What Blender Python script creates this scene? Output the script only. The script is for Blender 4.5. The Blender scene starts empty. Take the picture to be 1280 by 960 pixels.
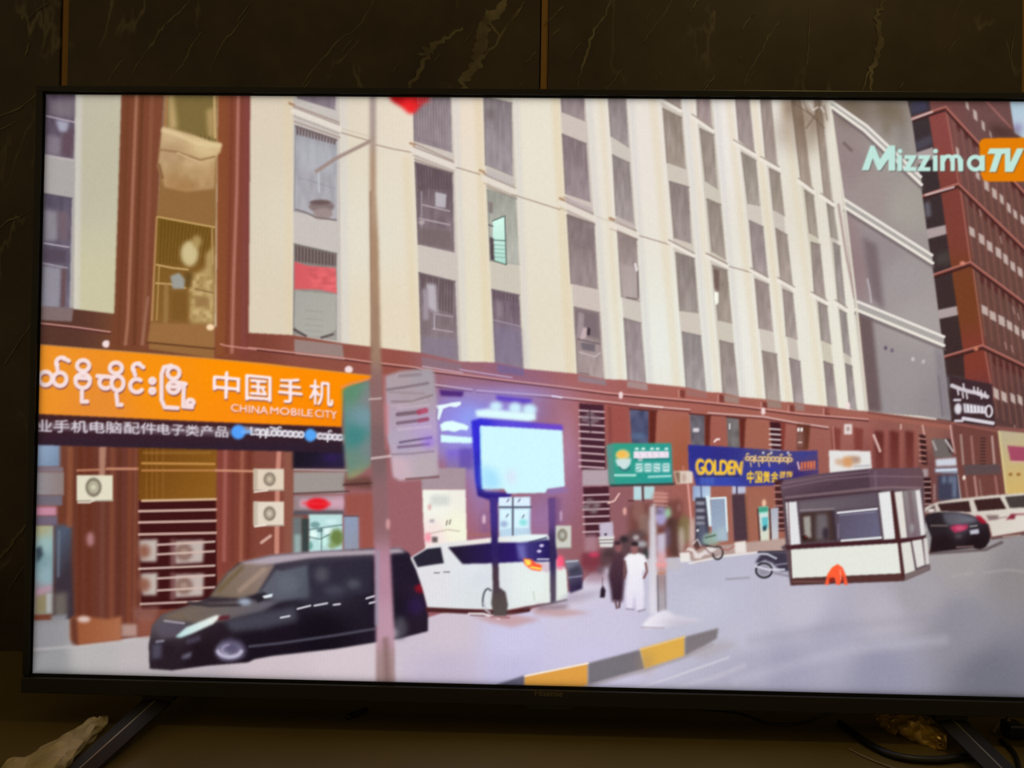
import bpy, bmesh, math, random
import numpy as np
from mathutils import Vector, noise

random.seed(7)
scn = bpy.context.scene
COL = scn.collection

# ------------------------------------------------------------------ camera
CAM = (-0.034447, -1.058597, 0.396641)
YAW, PITCH, ROLL, FOC = -0.02241983, 0.01229065, 0.01598114, 967.0


def cam_axes():
    cy, sy, cp, sp = math.cos(YAW), math.sin(YAW), math.cos(PITCH), math.sin(PITCH)
    f = Vector((sy * cp, cy * cp, sp))
    r = Vector((cy, -sy, 0))
    u = r.cross(f)
    cr, sr = math.cos(ROLL), math.sin(ROLL)
    return f, cr * r + sr * u, -sr * r + cr * u


FW, RI, UP = cam_axes()
cam = bpy.data.cameras.new('camera')
cam.sensor_width = 36.0
cam.lens = FOC / 1280 * 36.0
cam.clip_start = 0.01
camo = bpy.data.objects.new('camera', cam)
COL.objects.link(camo)
from mathutils import Matrix
camo.matrix_world = Matrix.Translation(CAM) @ Matrix((RI, UP, -FW)).transposed().to_4x4()
scn.camera = camo

# ------------------------------------------------------------------ light
scn.view_settings.view_transform = 'Standard'
scn.view_settings.look = 'None'
scn.view_settings.exposure = 0.0
scn.view_settings.gamma = 1.0
scn.view_settings.use_curve_mapping = False
w = bpy.data.worlds.new('room_dark')
scn.world = w
w.use_nodes = True
w.node_tree.nodes['Background'].inputs[0].default_value = (1.0, 0.73, 0.33, 1)
w.node_tree.nodes['Background'].inputs[1].default_value = 0.185
lamp = bpy.data.lights.new('ceiling_light', 'AREA')
lamp.shape = 'DISK'
lamp.size = 0.10
lamp.color = (1.0, 0.74, 0.26)
lamp.energy = 3.3
lampo = bpy.data.objects.new('ceiling_light', lamp)
COL.objects.link(lampo)
lampo.location = (0.75, -0.60, 2.05)
lampo.rotation_euler = (Vector((0.25, 0.0, 0.0)) - lampo.location).to_track_quat('-Z', 'Y').to_euler()

# ------------------------------------------------------------------ helpers
SW, SH = 1.428, 0.803          # picture area of the television
WALL_Y = 0.29


def ray(u, v):
    return FW + RI * ((u - 640) / FOC) + UP * ((480 - v) / FOC)


def on_y(u, v, y):
    d = ray(u, v)
    return Vector(CAM) + d * ((y - CAM[1]) / d.y)


def on_z(u, v, z):
    d = ray(u, v)
    return Vector(CAM) + d * ((z - CAM[2]) / d.z)


TABLE_Z = on_y(14, 813, WALL_Y).z


def srgb(c):
    c = np.asarray(c, dtype=np.float64) / 255.0
    return np.where(c <= 0.04045, c / 12.92, ((c + 0.055) / 1.055) ** 2.4)


def mat(name, c, rough=0.5, metal=0.0, spec=0.5, noise_amt=0.0, noise_scale=20.0, c2=None):
    m = bpy.data.materials.new(name)
    m.use_nodes = True
    nt = m.node_tree
    b = nt.nodes['Principled BSDF']
    b.inputs['Base Color'].default_value = (*c, 1)
    b.inputs['Roughness'].default_value = rough
    b.inputs['Metallic'].default_value = metal
    b.inputs['Specular IOR Level'].default_value = spec
    if c2 is not None:
        tc = nt.nodes.new('ShaderNodeTexCoord')
        n = nt.nodes.new('ShaderNodeTexNoise')
        n.inputs['Scale'].default_value = noise_scale
        n.inputs['Detail'].default_value = 6
        r = nt.nodes.new('ShaderNodeValToRGB')
        r.color_ramp.elements[0].position = 0.35
        r.color_ramp.elements[1].position = 0.7
        r.color_ramp.elements[0].color = (*c, 1)
        r.color_ramp.elements[1].color = (*c2, 1)
        nt.links.new(tc.outputs['Object'], n.inputs['Vector'])
        nt.links.new(n.outputs['Fac'], r.inputs['Fac'])
        nt.links.new(r.outputs['Color'], b.inputs['Base Color'])
    return m


def obj(name, bm, m, parent=None, smooth=False):
    me = bpy.data.meshes.new(name)
    bm.normal_update()
    bm.to_mesh(me)
    bm.free()
    if smooth:
        for p in me.polygons:
            p.use_smooth = True
    for k in (m if isinstance(m, (list, tuple)) else [m]):
        me.materials.append(k)
    o = bpy.data.objects.new(name, me)
    COL.objects.link(o)
    if parent:
        o.parent = parent
    return o


def empty(name, loc, label, cat):
    o = bpy.data.objects.new(name, None)
    COL.objects.link(o)
    o.location = loc
    o['label'] = label
    o['category'] = cat
    return o


def box(bm, x0, x1, y0, y1, z0, z1, bev=0.0, mi=0):
    vs = [bm.verts.new((x, y, z)) for x in (x0, x1) for y in (y0, y1) for z in (z0, z1)]
    fs = []
    for q in ((0, 1, 3, 2), (4, 6, 7, 5), (0, 4, 5, 1), (2, 3, 7, 6), (0, 2, 6, 4), (1, 5, 7, 3)):
        f = bm.faces.new([vs[i] for i in q])
        f.material_index = mi
        fs.append(f)
    if bev:
        bmesh.ops.recalc_face_normals(bm, faces=fs)
        es = list({e for f in fs for e in f.edges})
        bmesh.ops.bevel(bm, geom=es, offset=bev, segments=2, profile=0.5, affect='EDGES')
    else:
        bmesh.ops.recalc_face_normals(bm, faces=fs)


def smooth_path(pts, n=8):
    pts = [Vector(p) for p in pts]
    out = []
    for i in range(len(pts) - 1):
        p0 = pts[max(i - 1, 0)]
        p1, p2 = pts[i], pts[i + 1]
        p3 = pts[min(i + 2, len(pts) - 1)]
        for k in range(n):
            t = k / n
            out.append(0.5 * ((2 * p1) + (p2 - p0) * t + (2 * p0 - 5 * p1 + 4 * p2 - p3) * t * t
                              + (3 * p1 - p0 - 3 * p2 + p3) * t ** 3))
    out.append(pts[-1])
    return out


def tube(bm, pts, r, seg=10):
    rings = []
    n = len(pts)
    for i, p in enumerate(pts):
        d = (pts[min(i + 1, n - 1)] - pts[max(i - 1, 0)]).normalized()
        a = d.cross(Vector((0, 0, 1)))
        a = a.normalized() if a.length > 1e-4 else Vector((1, 0, 0))
        b = a.cross(d)
        rr = r(i / (n - 1)) if callable(r) else r
        rings.append([bm.verts.new(p + (a * math.cos(2 * math.pi * k / seg) + b * math.sin(2 * math.pi * k / seg)) * rr)
                      for k in range(seg)])
    for i in range(n - 1):
        for k in range(seg):
            bm.faces.new((rings[i][k], rings[i][(k + 1) % seg], rings[i + 1][(k + 1) % seg], rings[i + 1][k]))
    bm.faces.new(rings[0][::-1])
    bm.faces.new(rings[-1])
    bmesh.ops.recalc_face_normals(bm, faces=bm.faces[:])


# ------------------------------------------------------------------ room shell
def marble(name, dark, mid, vein, scale):
    m = bpy.data.materials.new(name)
    m.use_nodes = True
    nt = m.node_tree
    L = nt.links.new
    b = nt.nodes['Principled BSDF']
    b.inputs['Roughness'].default_value = 0.42
    b.inputs['Specular IOR Level'].default_value = 0.25
    tc = nt.nodes.new('ShaderNodeTexCoord')
    mp = nt.nodes.new('ShaderNodeMapping')
    mp.inputs['Rotation'].default_value = (0, math.radians(28), 0)
    mp.inputs['Scale'].default_value = (1.0, 1.0, 0.42)
    L(tc.outputs['Object'], mp.inputs['Vector'])
    n1 = nt.nodes.new('ShaderNodeTexNoise')
    n1.inputs['Scale'].default_value = 7.0 * scale
    n1.inputs['Detail'].default_value = 9
    n1.inputs['Roughness'].default_value = 0.62
    L(tc.outputs['Object'], n1.inputs['Vector'])
    r1 = nt.nodes.new('ShaderNodeValToRGB')
    r1.color_ramp.elements[0].position = 0.32
    r1.color_ramp.elements[1].position = 0.72
    r1.color_ramp.elements[0].color = (*dark, 1)
    r1.color_ramp.elements[1].color = (*mid, 1)
    L(n1.outputs['Fac'], r1.inputs['Fac'])
    # hair-fine slanted veins: thin level sets of a stretched noise
    n2 = nt.nodes.new('ShaderNodeTexNoise')
    n2.inputs['Scale'].default_value = 4.2 * scale
    n2.inputs['Detail'].default_value = 5
    n2.inputs['Roughness'].default_value = 0.55
    n2.inputs['Distortion'].default_value = 0.5
    L(mp.outputs['Vector'], n2.inputs['Vector'])
    sub = nt.nodes.new('ShaderNodeMath')
    sub.operation = 'SUBTRACT'
    sub.inputs[1].default_value = 0.5
    L(n2.outputs['Fac'], sub.inputs[0])
    ab = nt.nodes.new('ShaderNodeMath')
    ab.operation = 'ABSOLUTE'
    L(sub.outputs[0], ab.inputs[0])
    r2 = nt.nodes.new('ShaderNodeValToRGB')
    r2.color_ramp.elements[0].position = 0.0
    r2.color_ramp.elements[0].color = (0.5, 0.5, 0.5, 1)
    r2.color_ramp.elements[1].position = 0.011
    r2.color_ramp.elements[1].color = (0, 0, 0, 1)
    L(ab.outputs[0], r2.inputs['Fac'])
    n3 = nt.nodes.new('ShaderNodeTexNoise')
    n3.inputs['Scale'].default_value = 9.0 * scale
    n3.inputs['Detail'].default_value = 3
    L(tc.outputs['Object'], n3.inputs['Vector'])
    r3 = nt.nodes.new('ShaderNodeValToRGB')
    r3.color_ramp.elements[0].position = 0.47
    r3.color_ramp.elements[1].position = 0.66
    L(n3.outputs['Fac'], r3.inputs['Fac'])
    mu = nt.nodes.new('ShaderNodeMath')
    mu.operation = 'MULTIPLY'
    L(r2.outputs['Color'], mu.inputs[0])
    L(r3.outputs['Color'], mu.inputs[1])
    mx = nt.nodes.new('ShaderNodeMix')
    mx.data_type = 'RGBA'
    L(mu.outputs[0], mx.inputs[0])
    L(r1.outputs['Color'], mx.inputs[6])
    mx.inputs[7].default_value = (*vein, 1)
    L(mx.outputs[2], b.inputs['Base Color'])
    return m


M_WALL = marble('dark_marble', (0.040, 0.029, 0.022), (0.075, 0.058, 0.040), (0.24, 0.21, 0.14), 1.0)
M_VEIN = mat('marble_vein', (0.085, 0.068, 0.042), 0.45, 0, 0.25, c2=(0.19, 0.165, 0.10), noise_scale=26)
M_BRASS = mat('brushed_brass', (0.26, 0.14, 0.032), 0.45, 0.5)
M_GROOVE = mat('groove_black', (0.012, 0.010, 0.008), 0.6)


def struct(name, bm, m):
    o = obj(name, bm, m)
    o['kind'] = 'structure'
    return o


TR = [on_y(81, 0, WALL_Y).x, on_y(681, 0, WALL_Y).x, on_y(1284, 0, WALL_Y).x]
TWD = 0.0078
edges = [-2.0] + TR + [2.0]
bm = bmesh.new()
for i in range(4):
    box(bm, edges[i] + (TWD if i else 0), edges[i + 1] - (TWD if i < 3 else 0), WALL_Y, WALL_Y + 0.03, -0.8, 2.2)
box(bm, -2.0, 2.0, WALL_Y + 0.0301, WALL_Y + 0.12, -0.8, 2.2)


def vein(bm, pix, wd, seed):
    """a band of paler stone let into the slab: irregular width along a path"""
    rnd = random.Random(seed)
    pts = smooth_path([on_y(u, v, WALL_Y - 0.0003 - 0.00004 * (seed % 70)) for u, v in pix], 14)
    L_, R_ = [], []
    n = len(pts)
    for i, p in enumerate(pts):
        d = (pts[min(i + 1, n - 1)] - pts[max(i - 1, 0)]).normalized()
        s = Vector((-d.z, 0, d.x))
        t = i / (n - 1)
        ww = wd * (0.25 + 0.75 * math.sin(math.pi * (0.08 + 0.84 * t))) * (1.0 + 0.75 * noise.noise(Vector((t * n / 6, seed * 3.7, 0))) + 0.3 * (rnd.random() - .5))
        j = s * (noise.noise(Vector((t * n / 5, seed * 5.1 + 9, 2))) * wd * 0.9 + (rnd.random() - .5) * wd * .12)
        L_.append(bm.verts.new(p + j + s * ww / 2))
        R_.append(bm.verts.new(p + j - s * ww / 2))
    for i in range(n - 1):
        f = bm.faces.new((L_[i], R_[i], R_[i + 1], L_[i + 1]))
        if f.calc_area() > 0:
            f.normal_update()
            if f.normal.y > 0:
                f.normal_flip()
        f.material_index = 1


VEINS = [
    ([(640, -20), (625, 10), (606, 30), (602, 55), (594, 78), (582, 100), (575, 118)], 0.020),
    ([(650, 10), (632, 35), (618, 58), (600, 72), (590, 88)], 0.004),
    ([(610, 24), (616, 34), (626, 46)], 0.004),
    ([(578, 34), (562, 46), (546, 55), (536, 66), (527, 80), (514, 106), (505, 122)], 0.008),
    ([(545, 58), (536, 62), (530, 72)], 0.013),
    ([(470, -8), (455, 22), (440, 40), (425, 48), (408, 68), (390, 88), (376, 110)], 0.0022),
    ([(450, 48), (436, 66), (420, 80)], 0.0016),
    ([(240, -4), (226, 14), (206, 31), (195, 48), (184, 64), (172, 80), (160, 106)], 0.0030),
    ([(206, 31), (198, 42), (188, 58), (184, 64)], 0.0045),
    ([(156, 73), (145, 85), (134, 104)], 0.0018),
    ([(252, 40), (240, 56), (230, 78), (220, 90), (208, 106)], 0.0016),
    ([(310, 16), (294, 36), (275, 60), (262, 90)], 0.0014),
    ([(762, 0), (757, 18), (746, 32), (738, 50), (732, 72), (724, 96), (722, 112)], 0.0042),
    ([(704, 8), (692, 20), (680, 30)], 0.0018),
    ([(700, 36), (690, 44)], 0.0016),
    ([(778, 86), (768, 100), (758, 112)], 0.0018),
    ([(840, 0), (830, 18), (816, 34)], 0.0014),
    ([(962, 42), (952, 64), (940, 82), (930, 104)], 0.0024),
    ([(976, 24), (966, 38), (958, 52)], 0.0015),
    ([(1110, -14), (1102, 8), (1096, 18), (1099, 36), (1101, 54), (1094, 76), (1088, 96), (1090, 118)], 0.0085),
    ([(1095, 74), (1086, 90), (1078, 114)], 0.003),
    ([(1012, 10), (1011, 40), (1010, 70), (1008, 82)], 0.0015),
    ([(1270, 36), (1266, 52), (1264, 70)], 0.0015),
    ([(655, 2), (648, 16), (638, 32)], 0.0026),
    ([(670, 64), (662, 74), (655, 80)], 0.0018),
    ([(48, 112), (36, 126), (18, 138), (0, 145), (-20, 156)], 0.0026),
    ([(22, 150), (12, 156), (0, 162)], 0.0018),
    ([(36, 54), (32, 70)], 0.003),
    ([(40, 260), (26, 270), (10, 276), (-6, 290)], 0.0026),
    ([(38, 648), (20, 672), (6, 690), (-10, 706)], 0.006),
    ([(42, 400), (22, 430), (6, 455)], 0.002),
    ([(36, 700), (24, 716), (8, 742)], 0.002),
    ([(60, 4), (44, 14), (30, 30)], 0.0016),
]
for k, (pp, ww) in enumerate(VEINS):
    vein(bm, pp, ww, k)
rnd = random.Random(3)
for k in range(34):                                     # stray flecks
    u, v = rnd.uniform(-40, 1330), rnd.uniform(-30, 104)
    if min(abs(u - 80), abs(u - 681), abs(u - 1278)) < 25:
        continue
    ln = rnd.uniform(5, 24)
    vein(bm, [(u, v), (u - ln * .45, v + ln * .55), (u - ln * .8, v + ln * 1.1)], rnd.uniform(0.0009, 0.0018), 100 + k)
struct('wall_back', bm, [M_WALL, M_VEIN])
for i, x in enumerate(TR):
    bm = bmesh.new()
    box(bm, x - TWD + 0.0022, x + TWD - 0.0006, WALL_Y + 0.004, WALL_Y + 0.0300, -0.8, 2.2, 0.0006)
    struct('trim_%d' % (i + 1), bm, M_BRASS)
M_FLOOR = mat('floor_tile', (0.10, 0.08, 0.06), 0.4, c2=(0.13, 0.11, 0.08))
bm = bmesh.new()
box(bm, -2.0, 2.0, -2.2, WALL_Y, -0.86, -0.8)
struct('floor', bm, M_FLOOR)

# ------------------------------------------------------------------ console
M_TOP = mat('console_stone', (0.130, 0.096, 0.034), 0.38, 0, 0.3, c2=(0.158, 0.120, 0.046), noise_scale=5)
M_BODY = mat('console_body', (0.05, 0.036, 0.026), 0.5, c2=(0.065, 0.046, 0.032))
con = empty('media_console', (0, 0, -0.8), 'long brown stone-topped console along the wall, carrying the television', 'console')


def part(name, bm, m, parent, smooth=False):
    o = obj(name, bm, m, parent, smooth)
    o.matrix_parent_inverse = parent.matrix_world.inverted() if parent.type != 'EMPTY' else Matrix.Translation(-parent.location)
    return o


bm = bmesh.new()
box(bm, -1.7, 1.7, -0.34, WALL_Y - 0.0005, TABLE_Z - 0.03, TABLE_Z, 0.003)
part('console_top', bm, M_TOP, con)
bm = bmesh.new()
box(bm, -1.66, 1.66, -0.30, WALL_Y - 0.0008, -0.8, TABLE_Z - 0.0301)
part('body', bm, M_BODY, con)

# ------------------------------------------------------------------ television
TV = empty('television', (0, 0.03, TABLE_Z), 'large flat television with black frame showing a street of shops, on the stone console', 'television')
M_BLACK = mat('bezel_black', (0.008, 0.008, 0.009), 0.34, 0, 0.4)
M_CHIN = mat('bezel_lower', (0.013, 0.013, 0.013), 0.42, 0, 0.5)
M_LEG = mat('leg_metal', (0.014, 0.012, 0.011), 0.45, 0.1, 0.35)
M_EDGE_GLINT = mat('leg_edge_glint', (0.30, 0.25, 0.17), 0.3, 0.7)  # pale colour paints the highlight along the foot ridge
M_HOUS = mat('housing_black', (0.02, 0.02, 0.02), 0.6)
M_GREY = mat('lettering_grey', (0.16, 0.13, 0.085), 0.4, 0.3)
HW = SW / 2
BZ = 0.0125
GAP = 0.0028
bm = bmesh.new()
fy0, fy1 = -0.004, 0.024
box(bm, -HW - BZ, -HW - GAP, fy0, fy1, -GAP, SH + GAP, 0.0008)
box(bm, HW + GAP, HW + BZ, fy0, fy1, -GAP, SH + GAP, 0.0008)
box(bm, -HW - BZ, HW + BZ, fy0, fy1, SH + GAP, SH + BZ - 0.001, 0.0008)
part('bezel', bm, M_BLACK, TV)
CH0 = -0.0255
bm = bmesh.new()
box(bm, -HW - BZ, HW + BZ, fy0 - 0.002, fy1, CH0, -0.0042, 0.0012)
part('lower_bezel', bm, M_CHIN, TV)
bm = bmesh.new()
cx = 0.0
for i in range(1):
    vs = [(-0.036, CH0 + 0.001), (0.036, CH0 + 0.001), (0.028, CH0 - 0.0055), (-0.028, CH0 - 0.0055)]
    a = [bm.verts.new((x, -0.0045, z)) for x, z in vs]
    b = [bm.verts.new((x, 0.018, z)) for x, z in vs]
    bm.faces.new(a)
    bm.faces.new(b[::-1])
    for k in range(4):
        bm.faces.new((a[k], b[k], b[(k + 1) % 4], a[(k + 1) % 4]))
    bmesh.ops.recalc_face_normals(bm, faces=bm.faces[:])
    bmesh.ops.bevel(bm, geom=bm.edges[:], offset=0.0012, segments=2, affect='EDGES')
part('sensor_window', bm, M_CHIN, TV)
bm = bmesh.new()
box(bm, -HW - BZ + 0.002, HW + BZ - 0.002, 0.0242, 0.036, -0.018, SH + 0.008, 0.003)
box(bm, -0.5, 0.5, 0.0362, 0.072, -0.014, 0.42, 0.012)
part('back_cover', bm, M_HOUS, TV)


def text_mesh(body, offset=0.0, shear=0.0, spacing=1.0):
    cu = bpy.data.curves.new('glyphs', 'FONT')
    cu.body = body
    cu.offset = offset
    cu.shear = shear
    cu.space_character = spacing
    o = bpy.data.objects.new('glyphs', cu)
    COL.objects.link(o)
    dg = bpy.context.evaluated_depsgraph_get()
    e = o.evaluated_get(dg)
    me = e.to_mesh()
    me.calc_loop_triangles()
    V = np.array([v.co[:2] for v in me.vertices], dtype=np.float64).reshape(-1, 2)
    T = np.array([t.vertices[:] for t in me.loop_triangles], dtype=np.int64).reshape(-1, 3)
    e.to_mesh_clear()
    bpy.data.objects.remove(o)
    bpy.data.curves.remove(cu)
    return V, T


V, T = text_mesh('Hisense', 0.012)
V = V - V.min(0)
V = V / V[:, 0].max()
hh = V[:, 1].max()
bm = bmesh.new()
wd = 0.0375
c = on_y(686, 866.5, fy0 - 0.0024)
vv = [bm.verts.new((c.x - wd / 2 + p[0] * wd, fy0 - 0.0024, c.z + (p[1] - hh / 2) * wd)) for p in V]
for t in T:
    try:
        bm.faces.new([vv[i] for i in t])
    except ValueError:
        pass
bmesh.ops.recalc_face_normals(bm, faces=bm.faces[:])
for f in bm.faces:
    if f.normal.y > 0:
        f.normal_flip()
part('brand_lettering', bm, M_GREY, TV)


def foot(name, sx, top, tip):
    """splayed flat foot: two dark faces meeting in a ridge with a painted highlight, a rear arm behind the set"""
    bm = bmesh.new()

    def arm(a, b, w0, w1):
        a, b = Vector(a), Vector(b)
        d = (b - a).normalized()
        s = Vector((d.y, -d.x, 0)).normalized() * (1 if sx < 0 else -1)   # towards the middle of the set
        if s.x * (-sx) < 0:
            s = -s
        up = Vector((0, 0, 1))
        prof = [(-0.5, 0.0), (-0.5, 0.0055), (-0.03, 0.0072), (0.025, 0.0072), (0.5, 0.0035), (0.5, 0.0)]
        rings = []
        N = 10
        for i in range(N + 1):
            t = i / N
            p = a.lerp(b, t)
            wv = w0 + (w1 - w0) * t
            rings.append([bm.verts.new(p + s * (q[0] * wv) + up * q[1]) for q in prof])
        for i in range(N):
            for k in range(6):
                f = bm.faces.new((rings[i][k], rings[i][(k + 1) % 6], rings[i + 1][(k + 1) % 6], rings[i + 1][k]))
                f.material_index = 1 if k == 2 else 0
        bm.faces.new(rings[0])
        bm.faces.new(rings[-1][::-1])

    arm(top, tip, 0.040, 0.034 if sx < 0 else 0.037)
    arm(Vector(top) + Vector((0, 0.012, 0)), (top[0] - sx * 0.03, 0.21, TABLE_Z + 0.0002), 0.028, 0.026)
    box(bm, top[0] - 0.022, top[0] + 0.022, 0.004, 0.034, CH0 - 0.012, CH0 - 0.0002, 0.002)
    bmesh.ops.recalc_face_normals(bm, faces=bm.faces[:])
    return part(name, bm, [M_LEG, M_EDGE_GLINT], TV)


tl = on_y(200, 870, 0.012)
tr = on_y(1186, 889, 0.012)
ftip_l = on_z(88, 978, TABLE_Z + 0.0002)
ftip_r = on_z(1273, 988, TABLE_Z + 0.0002)
foot('foot', -1, (tl.x, 0.008, CH0 - 0.014), ftip_l)
foot('foot', 1, (tr.x, 0.008, CH0 - 0.014), ftip_r)

# ------------------------------------------------------------------ the picture on the panel
# The picture is one flat, self-lit raster on the panel.  It is drawn below in
# picture units and divided into the things it shows.
X0, Y0, PW, PH, S = 36, 110, 1334, 772, 2
C = np.zeros((PH * S, PW * S, 3), np.float32)
I = np.zeros((PH * S, PW * S), np.int16)
PARTS = [('picture_background', None)]
cur = 0


def part_id(name, label=None):
    global cur
    PARTS.append((name, label))
    cur = len(PARTS) - 1
    return cur


def back_to(i):
    global cur
    cur = i


def blur2(a, sig):
    """soft edge: repeated small kernels (or box sums for wide blurs), in picture units"""
    s = sig * S
    if s <= 0.05:
        return a
    if s < 2.2:
        for _ in range(max(1, int(round(2 * s * s)))):
            p = np.pad(a, ((1, 1), (0, 0)) + ((0, 0),) * (a.ndim - 2), 'edge')
            a = (p[:-2] + 2 * p[1:-1] + p[2:]) * .25
            p = np.pad(a, ((0, 0), (1, 1)) + ((0, 0),) * (a.ndim - 2), 'edge')
            a = (p[:, :-2] + 2 * p[:, 1:-1] + p[:, 2:]) * .25
        return a
    r = max(1, int(round(s * 0.98)))
    k = 2 * r + 1
    for _ in range(3):
        for ax in (0, 1):
            pw = [(0, 0)] * a.ndim
            pw[ax] = (r + 1, r)
            c = np.cumsum(np.pad(a, pw, 'edge'), axis=ax, dtype=np.float64)
            n = c.shape[ax]
            hi = np.take(c, range(k, n), axis=ax)
            lo = np.take(c, range(0, n - k), axis=ax)
            a = ((hi - lo) / k).astype(np.float32)
    return a


def win_box(pts, pad):
    p = np.asarray(pts, float)
    x0 = max(0, int((p[:, 0].min() - pad - X0) * S))
    x1 = min(PW * S, int((p[:, 0].max() + pad - X0) * S) + 2)
    y0 = max(0, int((p[:, 1].min() - pad - Y0) * S))
    y1 = min(PH * S, int((p[:, 1].max() + pad - Y0) * S) + 2)
    return x0, x1, y0, y1


def fill_mask(pts, b):
    x0, x1, y0, y1 = b
    xs = (np.arange(x0, x1) + .5) / S + X0
    ys = (np.arange(y0, y1) + .5) / S + Y0
    m = np.zeros((y1 - y0, x1 - x0), bool)
    n = len(pts)
    for i in range(n):
        (ax, ay), (bx, by) = pts[i], pts[(i + 1) % n]
        if ay == by:
            continue
        lo, hi = (ay, by) if ay < by else (by, ay)
        r = np.nonzero((ys >= lo) & (ys < hi))[0]
        if len(r) == 0:
            continue
        xc = ax + (ys[r] - ay) * (bx - ax) / (by - ay)
        m[r] ^= xs[None, :] < xc[:, None]
    return m


def put(b, mask, c, a=1.0, own=True):
    x0, x1, y0, y1 = b
    if x1 <= x0 or y1 <= y0:
        return
    if callable(c):
        yy, xx = np.mgrid[y0:y1, x0:x1]
        col = c((xx + .5) / S + X0, (yy + .5) / S + Y0)
    else:
        col = np.array(c, np.float32)[None, None]
    al = (mask * a)[..., None]
    C[y0:y1, x0:x1] = C[y0:y1, x0:x1] * (1 - al) + col * al
    if own:
        I[y0:y1, x0:x1][mask > 0.5] = cur


def poly(pts, c, f=0.45, a=1.0, own=True):
    b = win_box(pts, f * 3 + 1)
    if b[1] <= b[0] or b[3] <= b[2]:
        return
    put(b, blur2(fill_mask(pts, b).astype(np.float32), f), c, a, own)


def rect(x0, y0, x1, y1, c, f=0.45, a=1.0, own=True, dy=0.0):
    """upright quad whose right side sits dy lower"""
    poly([(x0, y0), (x1, y0 + dy), (x1, y1 + dy), (x0, y1)], c, f, a, own)


def line(pts, wd, c, f=0.5, a=1.0, own=False):
    b = win_box(pts, wd + 3 * f + 1)
    x0, x1, y0, y1 = b
    if x1 <= x0 or y1 <= y0:
        return
    yy, xx = np.mgrid[y0:y1, x0:x1]
    xx = (xx + .5) / S + X0
    yy = (yy + .5) / S + Y0
    d = np.full(xx.shape, 1e9)
    for (ax, ay), (bx, by) in zip(pts[:-1], pts[1:]):
        vx, vy = bx - ax, by - ay
        l2 = vx * vx + vy * vy + 1e-9
        t = np.clip(((xx - ax) * vx + (yy - ay) * vy) / l2, 0, 1)
        d = np.minimum(d, np.hypot(xx - ax - t * vx, yy - ay - t * vy))
    put(b, np.clip((wd / 2 - d) / (2 * f) + .5, 0, 1).astype(np.float32), c, a, own)


def ell(cx, cy, rx, ry, c, f=0.5, a=1.0, own=False):
    n = 40
    poly([(cx + rx * math.cos(2 * math.pi * k / n), cy + ry * math.sin(2 * math.pi * k / n)) for k in range(n)], c, f, a, own)


def arc(cx, cy, rx, ry, a0, a1, wd, c, f=0.6, a=1.0, own=False):
    n = 18
    line([(cx + rx * math.cos(math.radians(a0 + (a1 - a0) * k / n)), cy - ry * math.sin(math.radians(a0 + (a1 - a0) * k / n)))
          for k in range(n + 1)], wd, c, f, a, own)


def glow(cx, cy, sx, sy, c, a):
    b = win_box([(cx - 3 * sx, cy - 3 * sy), (cx + 3 * sx, cy + 3 * sy)], 0)
    x0, x1, y0, y1 = b
    yy, xx = np.mgrid[y0:y1, x0:x1]
    g = np.exp(-.5 * (((xx + .5) / S + X0 - cx) / sx) ** 2 - .5 * (((yy + .5) / S + Y0 - cy) / sy) ** 2)
    put(b, g.astype(np.float32), c, a, False)


def lin(x0, y0, c0, x1, y1, c1):
    c0, c1 = np.array(c0, np.float32), np.array(c1, np.float32)
    dx, dy = x1 - x0, y1 - y0

    def g(x, y):
        t = np.clip(((x - x0) * dx + (y - y0) * dy) / (dx * dx + dy * dy), 0, 1)[..., None]
        return c0 + (c1 - c0) * t
    return g


def idw(*pts, p=2.0):
    P = np.array([q[:2] for q in pts], np.float64)
    K = np.array([q[2] for q in pts], np.float64)

    def g(x, y):
        num = 0
        den = 0
        for (px, py), k in zip(P, K):
            ww = 1.0 / (((x - px) ** 2 + (y - py) ** 2) + 60.0) ** (p / 2)
            num = num + ww[..., None] * k
            den = den + ww
        return (num / den[..., None]).astype(np.float32)
    return g


def grain(pts, amp, sx, sy, seed, f=0.6, tint=(1, 1, 1)):
    """soft mottling inside an outline (cloth, blinds, clutter)"""
    b = win_box(pts, 2)
    x0, x1, y0, y1 = b
    if x1 <= x0 or y1 <= y0:
        return
    m = blur2(fill_mask(pts, b).astype(np.float32), f)
    rg = np.random.RandomState(seed)
    h, wd = m.shape
    gy, gx = max(2, int(h / S / sy) + 2), max(2, int(wd / S / sx) + 2)
    n = rg.uniform(-1, 1, (gy, gx)).astype(np.float32)
    yi = np.linspace(0, gy - 1.001, h)
    xi = np.linspace(0, gx - 1.001, wd)
    y_, x_ = yi.astype(int), xi.astype(int)
    fy, fx = (yi - y_)[:, None], (xi - x_)[None]
    v = (n[y_][:, x_] * (1 - fy) * (1 - fx) + n[y_ + 1][:, x_] * fy * (1 - fx)
         + n[y_][:, x_ + 1] * (1 - fy) * fx + n[y_ + 1][:, x_ + 1] * fy * fx)
    C[y0:y1, x0:x1] += (v * m * amp)[..., None] * np.array(tint, np.float32)


def bars(pts, n, wd, c, a=0.6, f=0.5):
    """upright bars or folds inside a quad TL TR BR BL"""
    (ax, ay), (bx, by), (cx_, cy_), (dx, dy) = pts
    for k in range(n):
        t = (k + .5) / n
        line([(ax + (bx - ax) * t, ay + (by - ay) * t), (dx + (cx_ - dx) * t, dy + (cy_ - dy) * t)], wd, c, f, a)


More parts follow.
